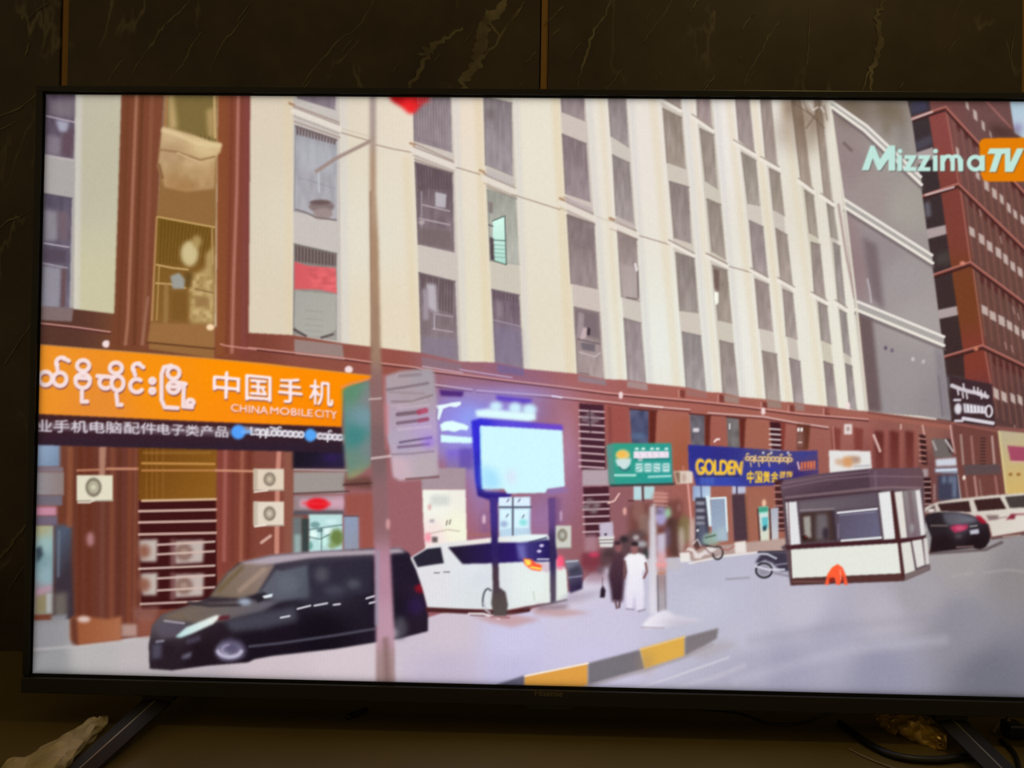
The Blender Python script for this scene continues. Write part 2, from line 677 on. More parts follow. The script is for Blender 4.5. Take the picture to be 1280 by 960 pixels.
def words_on(body, quad, c, bold=0.0, f=0.45, a=1.0, own=False, shear=0.0, spacing=1.0):
    """lettering stretched over a quad TL TR BR BL"""
    V, T = text_mesh(body, 0.0, shear, spacing)
    if len(V) == 0:
        return
    V = (V - V.min(0)) / (V.max(0) - V.min(0))
    q = np.array(quad, float)
    u, v = V[:, :1], 1 - V[:, 1:]
    P = (q[0] * (1 - u) + q[1] * u) * (1 - v) + (q[3] * (1 - u) + q[2] * u) * v
    b = win_box(quad, f * 3 + 2)
    m = np.zeros((b[3] - b[2], b[1] - b[0]), bool)
    for t in T:
        tp = P[t]
        bb = win_box(tp, 0.5)
        bb = (max(bb[0], b[0]), min(bb[1], b[1]), max(bb[2], b[2]), min(bb[3], b[3]))
        if bb[1] <= bb[0] or bb[3] <= bb[2]:
            continue
        mm = fill_mask([tuple(x) for x in tp], bb)
        m[bb[2] - b[2]:bb[3] - b[2], bb[0] - b[0]:bb[1] - b[0]] |= mm
    m = m.astype(np.float32)
    if bold:
        m = np.clip(blur2(m, bold) * 3.2 - .35, 0, 1)
    put(b, blur2(m, f), c, a, own)


def script(x0, y0, x1, y1, n, r, ww, c, seed, f=.6, a=.95):
    """a row of rounded letters too small to read: rings, open rings, hooks"""
    rs = random.Random(seed)
    for k in range(n):
        q = (k + .5) / n
        x_, y_ = x0 + (x1 - x0) * q, y0 + (y1 - y0) * q
        kind = rs.randrange(5)
        if kind == 0:
            arc(x_, y_, r, r, 0, 360, ww, c, f, a)
        elif kind == 1:
            arc(x_, y_, r, r, 50, 320, ww, c, f, a)
        elif kind == 2:
            arc(x_, y_, r, r, -130, 140, ww, c, f, a)
            line([(x_ + r, y_), (x_ + r, y_ + 1.9 * r)], ww, c, f, a)
        elif kind == 3:
            arc(x_, y_, r * .9, r * .9, 0, 360, ww, c, f, a)
            arc(x_, y_ - 1.9 * r, r * .6, r * .5, 20, 220, ww * .8, c, f, a)
        else:
            line([(x_ - r * .4, y_ - 1.5 * r), (x_ - r * .4, y_ + r), (x_ + r * .7, y_ + r)], ww, c, f, a)


# ============ 1. cream apartment front
FACADE = part_id('building', 'cream apartment building with rows of tall narrow windows, in the television picture')
poly([(30, 100), (1376, 100), (1376, 890), (30, 890)],
     idw((60, 200, (184, 180, 164)), (125, 200, (192, 186, 162)), (120, 370, (202, 196, 162)), (335, 150, (220, 206, 184)),
         (335, 380, (221, 207, 184)), (450, 300, (228, 221, 203)), (490, 400, (230, 216, 192)), (582, 150, (235, 220, 202)), (590, 420, (230, 222, 198)),
         (670, 180, (233, 226, 208)), (680, 400, (229, 220, 200)), (804, 200, (234, 226, 217)), (830, 430, (233, 234, 225)),
         (900, 180, (236, 230, 224)), (934, 440, (235, 232, 224)), (1010, 250, (226, 220, 206)), (1040, 450, (232, 228, 214)), p=2.6))
# warm return faces at the right of each pier, pale cool ones at the left of each bay's far side
for xa, ya, xb, yb, ww, aa in ((360, 118, 361, 418, 10, .55), (508, 200, 519, 440, 13, .5), (597, 120, 610, 450, 13, .6), (694, 120, 713, 466, 15, .6),
                               (751, 120, 776, 474, 9, .45), (816, 125, 846, 482, 14, .45), (863, 125, 897, 492, 8, .4), (911, 126, 950, 500, 11, .5),
                               (942, 126, 986, 503, 10, .55), (980, 126, 1028, 507, 11, .4)):
    line([(xa, ya), (xb, yb)], ww * .75, (226, 206, 168), 3.0, aa * .75)
for xa, ya, xb, yb, ww in ((98, 118, 95, 390, 9), (429, 120, 432, 428, 9), (570, 122, 581, 452, 8), (645, 123, 659, 460, 8), (736, 124, 762, 474, 8),
                           (789, 124, 813, 480, 7), (857, 125, 888, 490, 6), (895, 125, 929, 497, 6)):
    line([(xa, ya), (xb, yb)], ww, (214, 210, 208), 3.0, .55)
BAYS = [((50, 110), (95, 110), (92, 388), (46, 388), (172, 166, 164)), ((367, 112), (424, 112), (427, 430), (367, 423), (200, 192, 186)),
        ((515, 112), (565, 112), (577, 455), (527, 447), (206, 196, 188)), ((603, 112), (640, 112), (655, 462), (618, 456), (206, 198, 184)),
        ((699, 112), (731, 112), (757, 476), (722, 470), (206, 194, 186)), ((759, 112), (783, 112), (808, 482), (785, 478), (206, 198, 188)),
        ((825, 112), (851, 112), (883, 493), (857, 487), (208, 198, 186)), ((868, 112), (889, 112), (924, 500), (903, 495), (206, 198, 184)),
        ((917, 112), (936, 112), (976, 504), (958, 500), (210, 200, 190)), ((948, 112), (963, 112), (1005, 508), (993, 505), (204, 194, 184)),
        ((987, 112), (1001, 112), (1048, 512), (1036, 510), (206, 198, 180)), ((1016, 112), (1026, 112), (1071, 515), (1062, 513), (200, 192, 180))]
for q in BAYS:
    poly(q[:4], q[4], 0.8)
# pipe line and slab edges across the front
for pts in ([(362, 130), (424, 153)], [(368, 152), (425, 172)], [(427, 166), (462, 176)], [(470, 181), (490, 186), (517, 191)],
            [(517, 179), (566, 201)], [(518, 199), (566, 216)], [(566, 208), (600, 218)], [(604, 216), (642, 231)], [(608, 233), (646, 249)],
            [(640, 243), (700, 262)], [(705, 246), (741, 266)], [(763, 272), (794, 287)], [(710, 268), (744, 282)], [(771, 287), (797, 300)],
            [(797, 294), (838, 306)], [(836, 301), (868, 318)], [(883, 317), (909, 330)], [(908, 332), (944, 342)]):
    line(pts, 1.3, (140, 112, 100), 0.6, .75)
for pts in ([(425, 160), (462, 171)], [(744, 270), (770, 280)]):
    line(pts, 1.2, (190, 170, 150), 0.7, .5)

# ============ 2. its windows (each one a thing the picture shows)
GW = (150, 138, 134)
WIN = [
    # A bay
    ([(58, 116), (94, 116), (92, 199), (56, 194)], (96, 84, 100)), ([(55, 242), (90, 248), (87, 386), (52, 384)], (104, 96, 112)),
    # C bay
    ([(370, 116), (420, 116), (419, 137), (373, 123)], (134, 120, 130)), ([(369, 157), (421, 175), (421, 276), (368, 264)], (168, 166, 172)),
    ([(368, 305), (421, 317), (421, 425), (367, 418)], (150, 146, 140)),
    # D bay
    ([(517, 116), (563, 116), (565, 190), (518, 176)], (140, 126, 132)), ([(519, 203), (566, 217), (568, 315), (523, 305)], (124, 108, 114)),
    ([(524, 341), (569, 352), (573, 450), (527, 445)], (124, 108, 116)),
    # E bay
    ([(605, 121), (640, 129), (641, 220), (607, 206)], (148, 138, 144)), ([(609, 237), (645, 248), (649, 331), (613, 326)], (178, 182, 172)),
    ([(615, 362), (649, 369), (654, 460), (620, 455)], (124, 106, 122)),
    # F
    ([(701, 116), (730, 116), (731, 151), (703, 140)], (150, 134, 138)), ([(703, 168), (733, 180), (738, 252), (707, 242)], (144, 128, 134)),
    ([(709, 269), (743, 280), (747, 361), (714, 354)], (142, 126, 128)), ([(718, 384), (749, 391), (755, 474), (722, 468)], (164, 146, 146)),
    # G
    ([(760, 116), (782, 116), (786, 184), (764, 170)], (152, 140, 142)), ([(766, 194), (787, 204), (793, 282), (770, 269)], (160, 148, 148)),
    ([(772, 290), (796, 299), (799, 377), (777, 371)], (164, 148, 146)), ([(780, 398), (801, 404), (808, 480), (785, 476)], (164, 150, 154)),
    # H
    ([(829, 122), (851, 122), (851, 137), (828, 123)], (170, 154, 148)), ([(829, 136), (852, 147), (857, 211), (834, 203)], (160, 145, 134)),
    ([(837, 227), (861, 234), (864, 304), (843, 297)], (152, 138, 136)), ([(845, 316), (868, 323), (873, 391), (850, 388)], (152, 140, 136)),
    ([(853, 415), (876, 420), (883, 490), (858, 485)], (158, 150, 152)),
    # I
    ([(871, 116), (887, 116), (890, 159), (872, 146)], (168, 148, 148)), ([(875, 161), (892, 169), (897, 236), (882, 226)], (158, 145, 135)),
    ([(884, 249), (901, 256), (907, 324), (890, 314)], (160, 148, 138)), ([(891, 332), (909, 338), (915, 404), (898, 400)], (160, 146, 134)),
    ([(900, 426), (917, 430), (924, 500), (904, 494)], (158, 144, 140)),
    # J
    ([(919, 116), (936, 116), (943, 191), (924, 175)], (160, 144, 142)), ([(927, 191), (945, 201), (950, 257), (935, 254)], (160, 150, 138)),
    ([(937, 276), (954, 284), (960, 346), (942, 336)], (158, 144, 144)), ([(944, 349), (961, 356), (966, 414), (949, 410)], (164, 148, 144)),
    ([(953, 439), (971, 443), (976, 502), (958, 499)], (164, 150, 142)),
    # K
    ([(950, 116), (963, 116), (971, 206), (957, 197)], (164, 148, 142)), ([(962, 211), (975, 217), (981, 270), (967, 262)], (162, 150, 138)),
    ([(970, 286), (984, 294), (991, 356), (976, 348)], (164, 150, 140)), ([(979, 362), (991, 367), (997, 424), (983, 420)], (164, 150, 144)),
    ([(987, 448), (1000, 452), (1005, 506), (993, 504)], (160, 146, 146)),
    # L
    ([(988, 116), (1000, 116), (1015, 235), (1001, 223)], (164, 148, 134)), ([(1006, 238), (1017, 245), (1023, 297), (1012, 291)], (160, 148, 136)),
    ([(1014, 303), (1025, 306), (1032, 373), (1018, 366)], (160, 146, 140)), ([(1023, 378), (1034, 383), (1039, 430), (1027, 425)], (158, 146, 142)),
    ([(1030, 452), (1041, 456), (1047, 510), (1035, 508)], (152, 138, 138)),
    # M
    ([(1017, 116), (1025, 116), (1040, 252), (1030, 243)], (162, 148, 134)), ([(1034, 255), (1042, 260), (1048, 300), (1039, 296)], (160, 150, 138)),
    ([(1042, 304), (1050, 308), (1057, 382), (1048, 377)], (158, 148, 144)), ([(1050, 388), (1058, 392), (1064, 446), (1055, 440)], (156, 148, 146)),
    ([(1057, 455), (1065, 458), (1071, 512), (1062, 509)], (152, 142, 142))]
for k, (pts, c) in enumerate(WIN):
    part_id('window', 'narrow grey balcony window in the cream front')
    c = np.array(c, float)
    if k > 6:
        c = c * .78 + np.array((158, 144, 138)) * .22
    xm = sum(p[0] for p in pts) / 4
    y_t, y_b = pts[0][1], pts[2][1]
    poly(pts, lin(xm, y_t, c - 14, xm, y_b, c + 10), 0.7)
    grain(pts, 11, 4, 14, 50 + k)
    # shaded left jamb and head
    line([pts[3], pts[0]], 1.8, c - 34, 0.7, .6)
    line([pts[0], pts[1]], 2.0, c - 36, 0.8, .6)
    line([pts[3], pts[2]], 1.4, c - 20, 0.7, .5)
    if xm > 480 and xm < 900 and k % 2 == 0:
        t, b_ = .05, .45
        q = [pts[0], pts[1], tuple(np.array(pts[1]) * .55 + np.array(pts[2]) * .45), tuple(np.array(pts[0]) * .55 + np.array(pts[3]) * .45)]
        bars(q, max(3, int((pts[1][0] - pts[0][0]) / 5)), 1.0, c - 26, .45, .5)
back_to(FACADE)
# clutter on the nearest balconies
# A
poly([(64, 126), (94, 122), (94, 148), (60, 144)], (140, 130, 134), 3, .6, False)
line([(58, 145), (94, 153)], 1.4, (196, 180, 190))
poly([(70, 150), (86, 152), (84, 166), (74, 164)], (172, 172, 190), 1.6, .9, False)
poly([(78, 168), (92, 160), (90, 198), (76, 192)], (98, 74, 82), 2, .8, False)
poly([(58, 168), (76, 172), (76, 194), (56, 192)], (136, 126, 136), 2, .8, False)
line([(56, 194), (92, 200)], 2.4, (200, 190, 190), 1.0, .8)
poly([(55, 262), (72, 264), (72, 300), (55, 302)], (150, 144, 152), 2, .8, False)
poly([(72, 264), (86, 266), (86, 300), (74, 302)], (118, 98, 106), 2, .8, False)
line([(55, 304), (86, 309)], 1.6, (190, 178, 186))
poly([(55, 310), (84, 312), (83, 330), (54, 328)], (84, 70, 84), 1.6, .9, False)
line([(54, 329), (84, 335)], 1.6, (170, 158, 166))
poly([(54, 332), (76, 335), (75, 384), (52, 384)], (148, 144, 154), 1.6, .9, False)
poly([(77, 336), (83, 337), (82, 384), (76, 384)], (104, 76, 78), 1.2, .9, False)
# C
bars([(370, 158), (420, 175), (420, 180), (370, 167)], 13, 2.6, (104, 84, 84), .95, .5)
line([(370, 158), (421, 175)], 2.4, (120, 100, 100), .7, .8)
poly([(372, 170), (421, 186), (421, 215), (372, 210)], (190, 192, 200), 5, .5, False)
ell(402, 258, 16, 8, (134, 116, 116), 1.2)
ell(404, 267, 12, 7, (158, 140, 138), 1.2)
ell(400, 253, 13, 3, (108, 88, 88), 1.0)
line([(370, 262), (384, 266), (395, 272), (420, 275)], 2, (120, 104, 104), .8, .9)
line([(374, 222), (420, 236)], 1.2, (150, 148, 158), .8, .8)
line([(398, 212), (399, 240)], 2, (198, 200, 208), .8, .8)
poly([(369, 306), (420, 318), (420, 333), (369, 327)], (98, 82, 82), 1, 1, False)
bars([(370, 307), (420, 319), (420, 334), (370, 328)], 12, 1.4, (150, 134, 130), .7, .4)
CL = part_id('laundry', 'red cloth hung in a balcony window of the cream front')
poly([(368, 327), (384, 332), (420, 335), (421, 367), (398, 362), (368, 362)], lin(368, 340, (212, 92, 98), 420, 350, (226, 104, 108)), 0.7)
grain([(385, 335), (420, 337), (420, 362), (390, 360)], 18, 6, 4, 5, 1, (1, .6, .6))
line([(368, 361), (398, 362), (421, 367)], 1.4, (180, 120, 120), .6, .8)
part_id('laundry', 'grey sheet hung in a balcony window of the cream front')
poly([(369, 363), (420, 368), (420, 412), (408, 420), (390, 421), (375, 416), (368, 408)], lin(370, 370, (168, 166, 158), 420, 415, (176, 174, 164)), 0.8)
for yy in (386, 396, 404, 411):
    line([(382, yy + 2), (404, yy + 4)], 1.2, (150, 146, 140), .8, .6)
back_to(FACADE)
line([(368, 412), (382, 420)], 3, (80, 66, 66), 1, .9)
line([(402, 422), (416, 418)], 3, (84, 70, 70), 1, .8)
# D
for q, n in (([(521, 206), (564, 219), (564, 236), (522, 236)], 12), ([(526, 343), (567, 354), (566, 392), (527, 380)], 11)):
    bars(q, n, 1.7, (88, 70, 74), .7, .4)
bars([(521, 126), (562, 126), (563, 182), (522, 170)], 12, 1.3, (176, 164, 166), .5, .5)
poly([(544, 240), (558, 243), (557, 260), (544, 258)], (186, 180, 186), .8, 1, False)
line([(528, 256), (562, 264)], 1.4, (190, 178, 182))
line([(524, 273), (562, 281)], 1.6, (182, 170, 176))
line([(527, 240), (527, 300)], 2.2, (160, 150, 156), .8, .8)
ell(527, 278, 4, 3, (176, 164, 166), .7)
poly([(524, 284), (564, 290), (566, 312), (524, 304)], (120, 104, 104), 1.2, .8, False)
poly([(533, 354), (545, 356), (547, 392), (534, 384)], (196, 188, 196), 1.4, .9, False)
poly([(528, 360), (534, 362), (536, 400), (529, 400)], (170, 156, 166), 1.4, .9, False)
line([(542, 392), (566, 396)], 1.4, (176, 160, 170))
line([(541, 411), (566, 415)], 1.4, (186, 170, 180))
line([(543, 394), (543, 412)], 1.4, (186, 176, 186))
poly([(529, 420), (570, 424), (572, 448), (529, 444)], (138, 124, 142), 2, .8, False)
# E
poly([(608, 210), (641, 222), (642, 234), (609, 222)], (196, 186, 184), .8, .9, False)
ell(613, 142, 5, 8, (118, 104, 108), 2, .7)
part_id('open_casement', 'bright pale green open casement in the cream front')
poly([(616, 276), (631, 270), (632, 331), (616, 325)], lin(616, 280, (214, 250, 236), 630, 330, (176, 220, 206)), .5)
line([(616, 276), (631, 270), (633, 331), (617, 326)], 1.3, (70, 84, 80), .5, .9)
line([(616, 300), (632, 301)], 1.3, (84, 100, 98), .5, .9)
for yy in (306, 311, 316, 321):
    line([(618, yy), (631, yy + 1)], 1, (124, 150, 146), .4, .8)
back_to(FACADE)
poly([(612, 296), (617, 298), (618, 326), (613, 325)], (88, 74, 80), .7, 1, False)
poly([(610, 252), (616, 253), (616, 267), (611, 266)], (138, 126, 124), .7, 1, False)
line([(611, 281), (616, 283)], 1.5, (80, 74, 78))
bars([(616, 364), (648, 371), (648, 378), (616, 372)], 8, 1.4, (92, 72, 78), .7)
line([(617, 400), (650, 408)], 1.6, (170, 156, 172), .7, .8)
poly([(618, 405), (651, 411), (654, 458), (620, 454)], (134, 122, 150), 3, .6, False)
poly([(620, 376), (626, 377), (627, 396), (621, 395)], (150, 136, 146), 1.4, .8, False)
# F
poly([(707, 247), (740, 260), (740, 268), (707, 256)], (190, 176, 176), .7, .9, False)
poly([(719, 386), (748, 392), (750, 424), (720, 418)], (124, 108, 114), 1.5, .9, False)
poly([(723, 390), (730, 392), (729, 425), (721, 420)], (166, 148, 152), 1, .9, False)
poly([(734, 409), (738, 411), (737, 420), (733, 418)], (54, 44, 54), .7, 1, False)
poly([(729, 409), (734, 410), (733, 422), (725, 425)], (206, 182, 184), .9, .9, False)
line([(722, 424), (750, 430)], 1.5, (110, 94, 104))
poly([(726, 428), (744, 430), (744, 440), (727, 437)], (112, 102, 110), .8, .9, False)
line([(724, 440), (744, 446), (750, 441)], 1.5, (200, 184, 186))
line([(724, 466), (736, 468)], 1.5, (130, 108, 112))
bars([(716, 282), (742, 288), (743, 312), (717, 310)], 8, 1, (118, 100, 106), .6)
# G
poly([(769, 270), (793, 280), (793, 288), (769, 277)], (196, 182, 178), .7, .9, False)
poly([(775, 330), (797, 333), (799, 375), (778, 370)], (184, 170, 168), 2, .7, False)
line([(797, 338), (798, 372)], 1.5, (110, 94, 96))
line([(794, 330), (796, 338)], 2.4, (236, 228, 226))
line([(783, 372), (796, 374)], 1.4, (110, 94, 92))
# I bright spot
poly([(893, 364), (898, 366), (898, 378), (895, 382), (893, 374)], (250, 250, 236), .5, 1, False)
poly([(892, 335), (899, 338), (899, 364), (893, 360)], (112, 90, 84), 1, .9, False)
# slab ledges, white
for a_, b_ in (((825, 124), (851, 139)), ((865, 146), (891, 164)), ((917, 178), (944, 194)), ((951, 199), (974, 212)), ((998, 226), (1017, 240)),
               ((1026, 245), (1042, 256)), ((836, 303), (868, 320)), ((883, 320), (909, 333)), ((938, 338), (960, 350)), ((972, 350), (993, 362)),
               ((1014, 368), (1034, 379)), ((1044, 378), (1059, 388))):
    line([a_, b_], 4.4, (238, 230, 220), .8, .95)
    line([(a_[0], a_[1] - 3.2), (b_[0], b_[1] - 3.2)], 1.6, (142, 124, 112), .6, .7)
for a_, b_ in (((367, 139), (424, 161)), ((516, 188), (567, 208)), ((605, 223), (644, 240)), ((701, 254), (742, 273)), ((763, 280), (796, 294))):
    line([a_, b_], 7, (232, 222, 210), 1.0, .85)
    line([(a_[0], a_[1] - 5), (b_[0], b_[1] - 5)], 1.4, (140, 116, 106), .7, .6)
    line([(a_[0], a_[1] + 6), (b_[0], b_[1] + 6)], 1.2, (150, 128, 116), .7, .5)
for x_, y_ in ((362, 129), (513, 179), (600, 213), (700, 248), (762, 273)):
    line([(x_, y_), (x_ + 5, y_ + 2)], 3, (170, 128, 96), 1, .8)
# bough smudge near the top
for cx_, cy_, sx_, sy_, aa in ((986, 134, 7, 12, .55), (1003, 146, 10, 15, .55), (1018, 152, 8, 18, .5), (980, 165, 10, 16, .28), (1006, 178, 12, 14, .3), (1028, 140, 5, 12, .4)):
    glow(cx_, cy_, sx_, sy_, (112, 86, 66), aa)
for pts in ([(990, 128), (1012, 142), (1030, 160)], [(1004, 126), (1010, 140), (1022, 150)], [(1025, 128), (1018, 146), (1008, 160)], [(1030, 132), (1034, 150)]):
    line(pts, 1.8, (110, 88, 74), 1, .6)
for pts in ([(1012, 128), (1016, 138), (1022, 134)], [(1026, 134), (1030, 140)]):
    line(pts, 2, (226, 216, 210), .8, .8)

# ============ 3. grey flank, and the red-brown block behind
part_id('sky', 'small patch of pale blue sky')
poly([(1250, 100), (1376, 100), (1376, 240), (1262, 170)], lin(1262, 130, (176, 200, 214), 1290, 165, (190, 206, 220)), 1)
glow(1272, 160, 5, 5, (150, 140, 180), .8)
TOWER = part_id('building', 'red-brown office block with ribs and small pale panels, at the far right of the television picture')
poly([(1125, 100), (1258, 100), (1268, 166), (1376, 236), (1376, 660), (1184, 620), (1140, 300)],
     idw((1160, 170, (124, 74, 70)), (1230, 170, (110, 76, 74)), (1240, 280, (104, 70, 64)), (1220, 400, (102, 68, 60)), (1270, 400, (100, 70, 64)),
         (1220, 470, (104, 62, 58)), (1270, 520, (88, 60, 58)), p=3), 0.8)
# shaded recess beside the flank, with pale beams
poly([(1131, 118), (1160, 118), (1216, 470), (1226, 540), (1186, 540)], lin(1150, 130, (58, 48, 52), 1200, 470, (60, 42, 42)), .8, 1, False)
poly([(1137, 128), (1158, 122), (1160, 138), (1138, 144)], (66, 66, 92), 2, .8, False)
poly([(1143, 178), (1164, 168), (1166, 180), (1144, 190)], (80, 76, 90), 2, .8, False)
for q in ([(1145, 191), (1166, 184), (1168, 198), (1147, 206)], [(1156, 287), (1183, 281), (1185, 292), (1159, 299)], [(1170, 388), (1199, 382), (1201, 393), (1173, 399)]):
    poly(q, (172, 156, 156), .7, 1, False)
poly([(1156, 254), (1162, 252), (1164, 270), (1157, 272)], (112, 110, 122), 1.5, .8, False)
poly([(1168, 320), (1188, 312), (1190, 328), (1170, 332)], (80, 76, 70), 3, .6, False)
poly([(1180, 470), (1208, 474), (1210, 490), (1184, 486)], (96, 92, 100), 2, .8, False)
# corner pier
poly([(1160, 140), (1182, 134), (1202, 232), (1216, 330), (1232, 432), (1244, 500), (1208, 500), (1204, 440), (1189, 335), (1176, 240)],
     idw((1172, 160, (136, 70, 66)), (1190, 260, (124, 62, 54)), (1202, 380, (116, 62, 36)), (1215, 450, (128, 58, 46)), (1228, 490, (118, 56, 54)), p=3), .7, 1, False)
for (xa, ya), (xb, yb) in (((1182, 136), (1198, 228)), ((1200, 234), (1213, 328)), ((1216, 334), (1229, 430)), ((1231, 438), (1242, 500))):
    line([(xa, ya), (xb, yb)], 2, (168, 108, 98), .8, .7)
# ribs
for xb_, yb_, x2, y2 in ((1182, 134, 1280, 238), (1198, 230, 1290, 318), (1213, 330, 1300, 388), (1229, 433, 1310, 472)):
    n_ = 10
    for k in range(1, n_):
        t = k / n_
        x_, y_ = xb_ + (x2 - xb_) * t, yb_ + (y2 - yb_) * t
        line([(x_, y_ + 4), (x_ + 9 + 4 * t, y_ + 84)], 2.2, (142, 92, 82), 1.0, .5)
        poly([(x_ + 3, y_ + 4), (x_ + 9, y_ + 10), (x_ + 8, y_ + 22), (x_ + 4, y_ + 16)], (78, 32, 32), 1, .7, False)
# storey ledges
for pts in ([(1137, 149), (1182, 134), (1226, 182), (1300, 262)], [(1150, 246), (1198, 230), (1282, 312), (1330, 360)],
            [(1166, 344), (1213, 328), (1282, 380), (1340, 424)], [(1180, 446), (1228, 432), (1282, 458), (1340, 486)]):
    line([(x_, y_ + 3) for x_, y_ in pts], 4, (62, 32, 32), 1, .9)
    line(pts, 3, (150, 84, 74), .7, .95)
    line([(x_, y_ - 1) for x_, y_ in pts], 1.2, (190, 130, 120), .5, .8)
for pts in ([(1138, 150), (1146, 147), (1165, 140)], [(1157, 244), (1192, 234)]):
    line(pts, 2.4, (214, 190, 190), .8, .9)
line([(1230, 124), (1264, 160)], 2.4, (160, 104, 100), .8, .9)
ell(1203, 329, 3.5, 2.5, (206, 132, 108), .8)
ell(1220, 436, 3, 2.5, (200, 120, 90), .8)
for x_, y_, ww, hh_ in ((1209, 132, 5, 9), (1219, 144, 6, 12), (1229, 157, 5, 11), (1238, 168, 4, 8), (1197, 190, 5, 11),
                       (1222, 219, 6, 10), (1233, 232, 7, 12), (1243, 242, 7, 12), (1252, 249, 6, 11), (1261, 260, 6, 11), (1269, 268, 6, 10), (1278, 275, 6, 10),
                       (1215, 290, 8, 11), (1227, 299, 8, 12), (1237, 308, 8, 12), (1248, 316, 8, 12), (1257, 324, 7, 12), (1266, 333, 7, 11), (1275, 340, 7, 11), (1284, 348, 7, 11),
                       (1231, 388, 9, 11), (1241, 395, 9, 11), (1252, 401, 9, 12), (1262, 407, 8, 11), (1271, 413, 7, 11), (1280, 419, 7, 11),
                       (1245, 492, 8, 13), (1255, 496, 8, 12), (1266, 498, 7, 11), (1275, 500, 7, 11), (1285, 502, 7, 11)):
    poly([(x_ - ww / 2, y_ - hh_ / 2 - 2), (x_ + ww / 2 - 1, y_ - hh_ / 2 + 2), (x_ + ww / 2, y_ + hh_ / 2 + 2), (x_ - ww / 2 + 1, y_ + hh_ / 2 - 2)], (190, 170, 162), .6, 1, False)
for x_, y_ in ((1224, 262), (1250, 296), (1266, 384), (1256, 428), (1272, 392), (1264, 432), (1268, 532), (1282, 286)):
    line([(x_, y_), (x_ + 2, y_ + 8)], 1.6, (184, 146, 138), .7, .7)
poly([(1236, 154), (1262, 160), (1278, 172), (1240, 172)], (60, 38, 32), 4, .6, False)

part_id('building_flank', 'blank grey end wall of the cream building with white double ledges')
poly([(1037, 112), (1131, 112), (1140, 152), (1150, 222), (1160, 300), (1168, 350), (1178, 430), (1189, 526), (1150, 520), (1084, 515), (1076, 440), (1068, 380), (1054, 256), (1044, 170)],
     idw((1060, 200, (150, 132, 132)), (1110, 190, (158, 150, 144)), (1130, 260, (164, 158, 150)), (1090, 250, (158, 144, 142)), (1062, 330, (144, 122, 124)),
         (1130, 350, (160, 152, 152)), (1150, 400, (166, 158, 156)), (1130, 470, (156, 148, 148)), (1105, 500, (152, 144, 146)), (1170, 500, (146, 138, 140)), (1100, 310, (150, 138, 142)), p=3), .6)
for cx_, cy_, sx_, sy_, aa in ((1062, 130, 14, 9, .55), (1078, 140, 12, 14, .4), (1105, 135, 10, 12, .5), (1120, 140, 12, 14, .5), (1128, 165, 5, 12, .35), (1108, 162, 5, 8, .3), (1058, 148, 10, 8, .35)):
    glow(cx_, cy_, sx_, sy_, (100, 84, 62), aa)
poly([(1117, 160), (1132, 156), (1146, 226), (1132, 218)], (146, 140, 138), 3, .5, False)
poly([(1078, 296), (1096, 306), (1105, 388), (1090, 372)], (116, 100, 104), 2.5, .85, False)
poly([(1056, 262), (1070, 272), (1084, 376), (1070, 370)], (150, 126, 128), 3, .6, False)
poly([(1071, 390), (1090, 396), (1102, 515), (1084, 514)], (104, 84, 86), 2, .9, False)
line([(1072, 390), (1084, 514)], 2.4, (140, 96, 84), 1, .8)
line([(1048, 256), (1058, 320), (1068, 372)], 2.6, (132, 96, 96), 1.4, .6)
poly([(1168, 436), (1178, 440), (1189, 524), (1176, 520)], (132, 124, 130), 2, .7, False)
line([(1173, 470), (1178, 520)], 1.6, (104, 96, 102), 1, .7)
line([(1055, 179), (1064, 188)], 3.5, (110, 94, 90), 1.2, .8)
for u_, l_ in (([(1037, 125), (1083, 157), (1151, 221)], [(1040, 134), (1080, 163), (1152, 231)]), ([(1055, 249), (1165, 319)], [(1056, 259), (1166, 329)]),
               ([(1072, 377), (1180, 421)], [(1070, 387), (1180, 432)])):
    line([(x_, y_ + 4.5) for x_, y_ in l_], 4, (112, 98, 100), 1.4, .7)
    poly(u_ + l_[::-1], (172, 166, 162), .8, 1, False)
    line(u_, 3.4, (232, 226, 218), .6)
    line(l_, 3.6, (234, 228, 218), .6)
line([(1084, 349), (1087, 362), (1089, 378)], 1.8, (206, 196, 202), .8, .8)
for x_, y_, c in ((1107, 435, (94, 78, 100)), (1115, 438, (110, 96, 116)), (1141, 449, (204, 200, 200)), (1154, 452, (196, 190, 190))):
    ell(x_, y_, 2, 2.6, c, .8)
line([(1036, 124), (1046, 190), (1056, 260), (1070, 378), (1084, 514)], 3, (226, 220, 204), .9, .9)

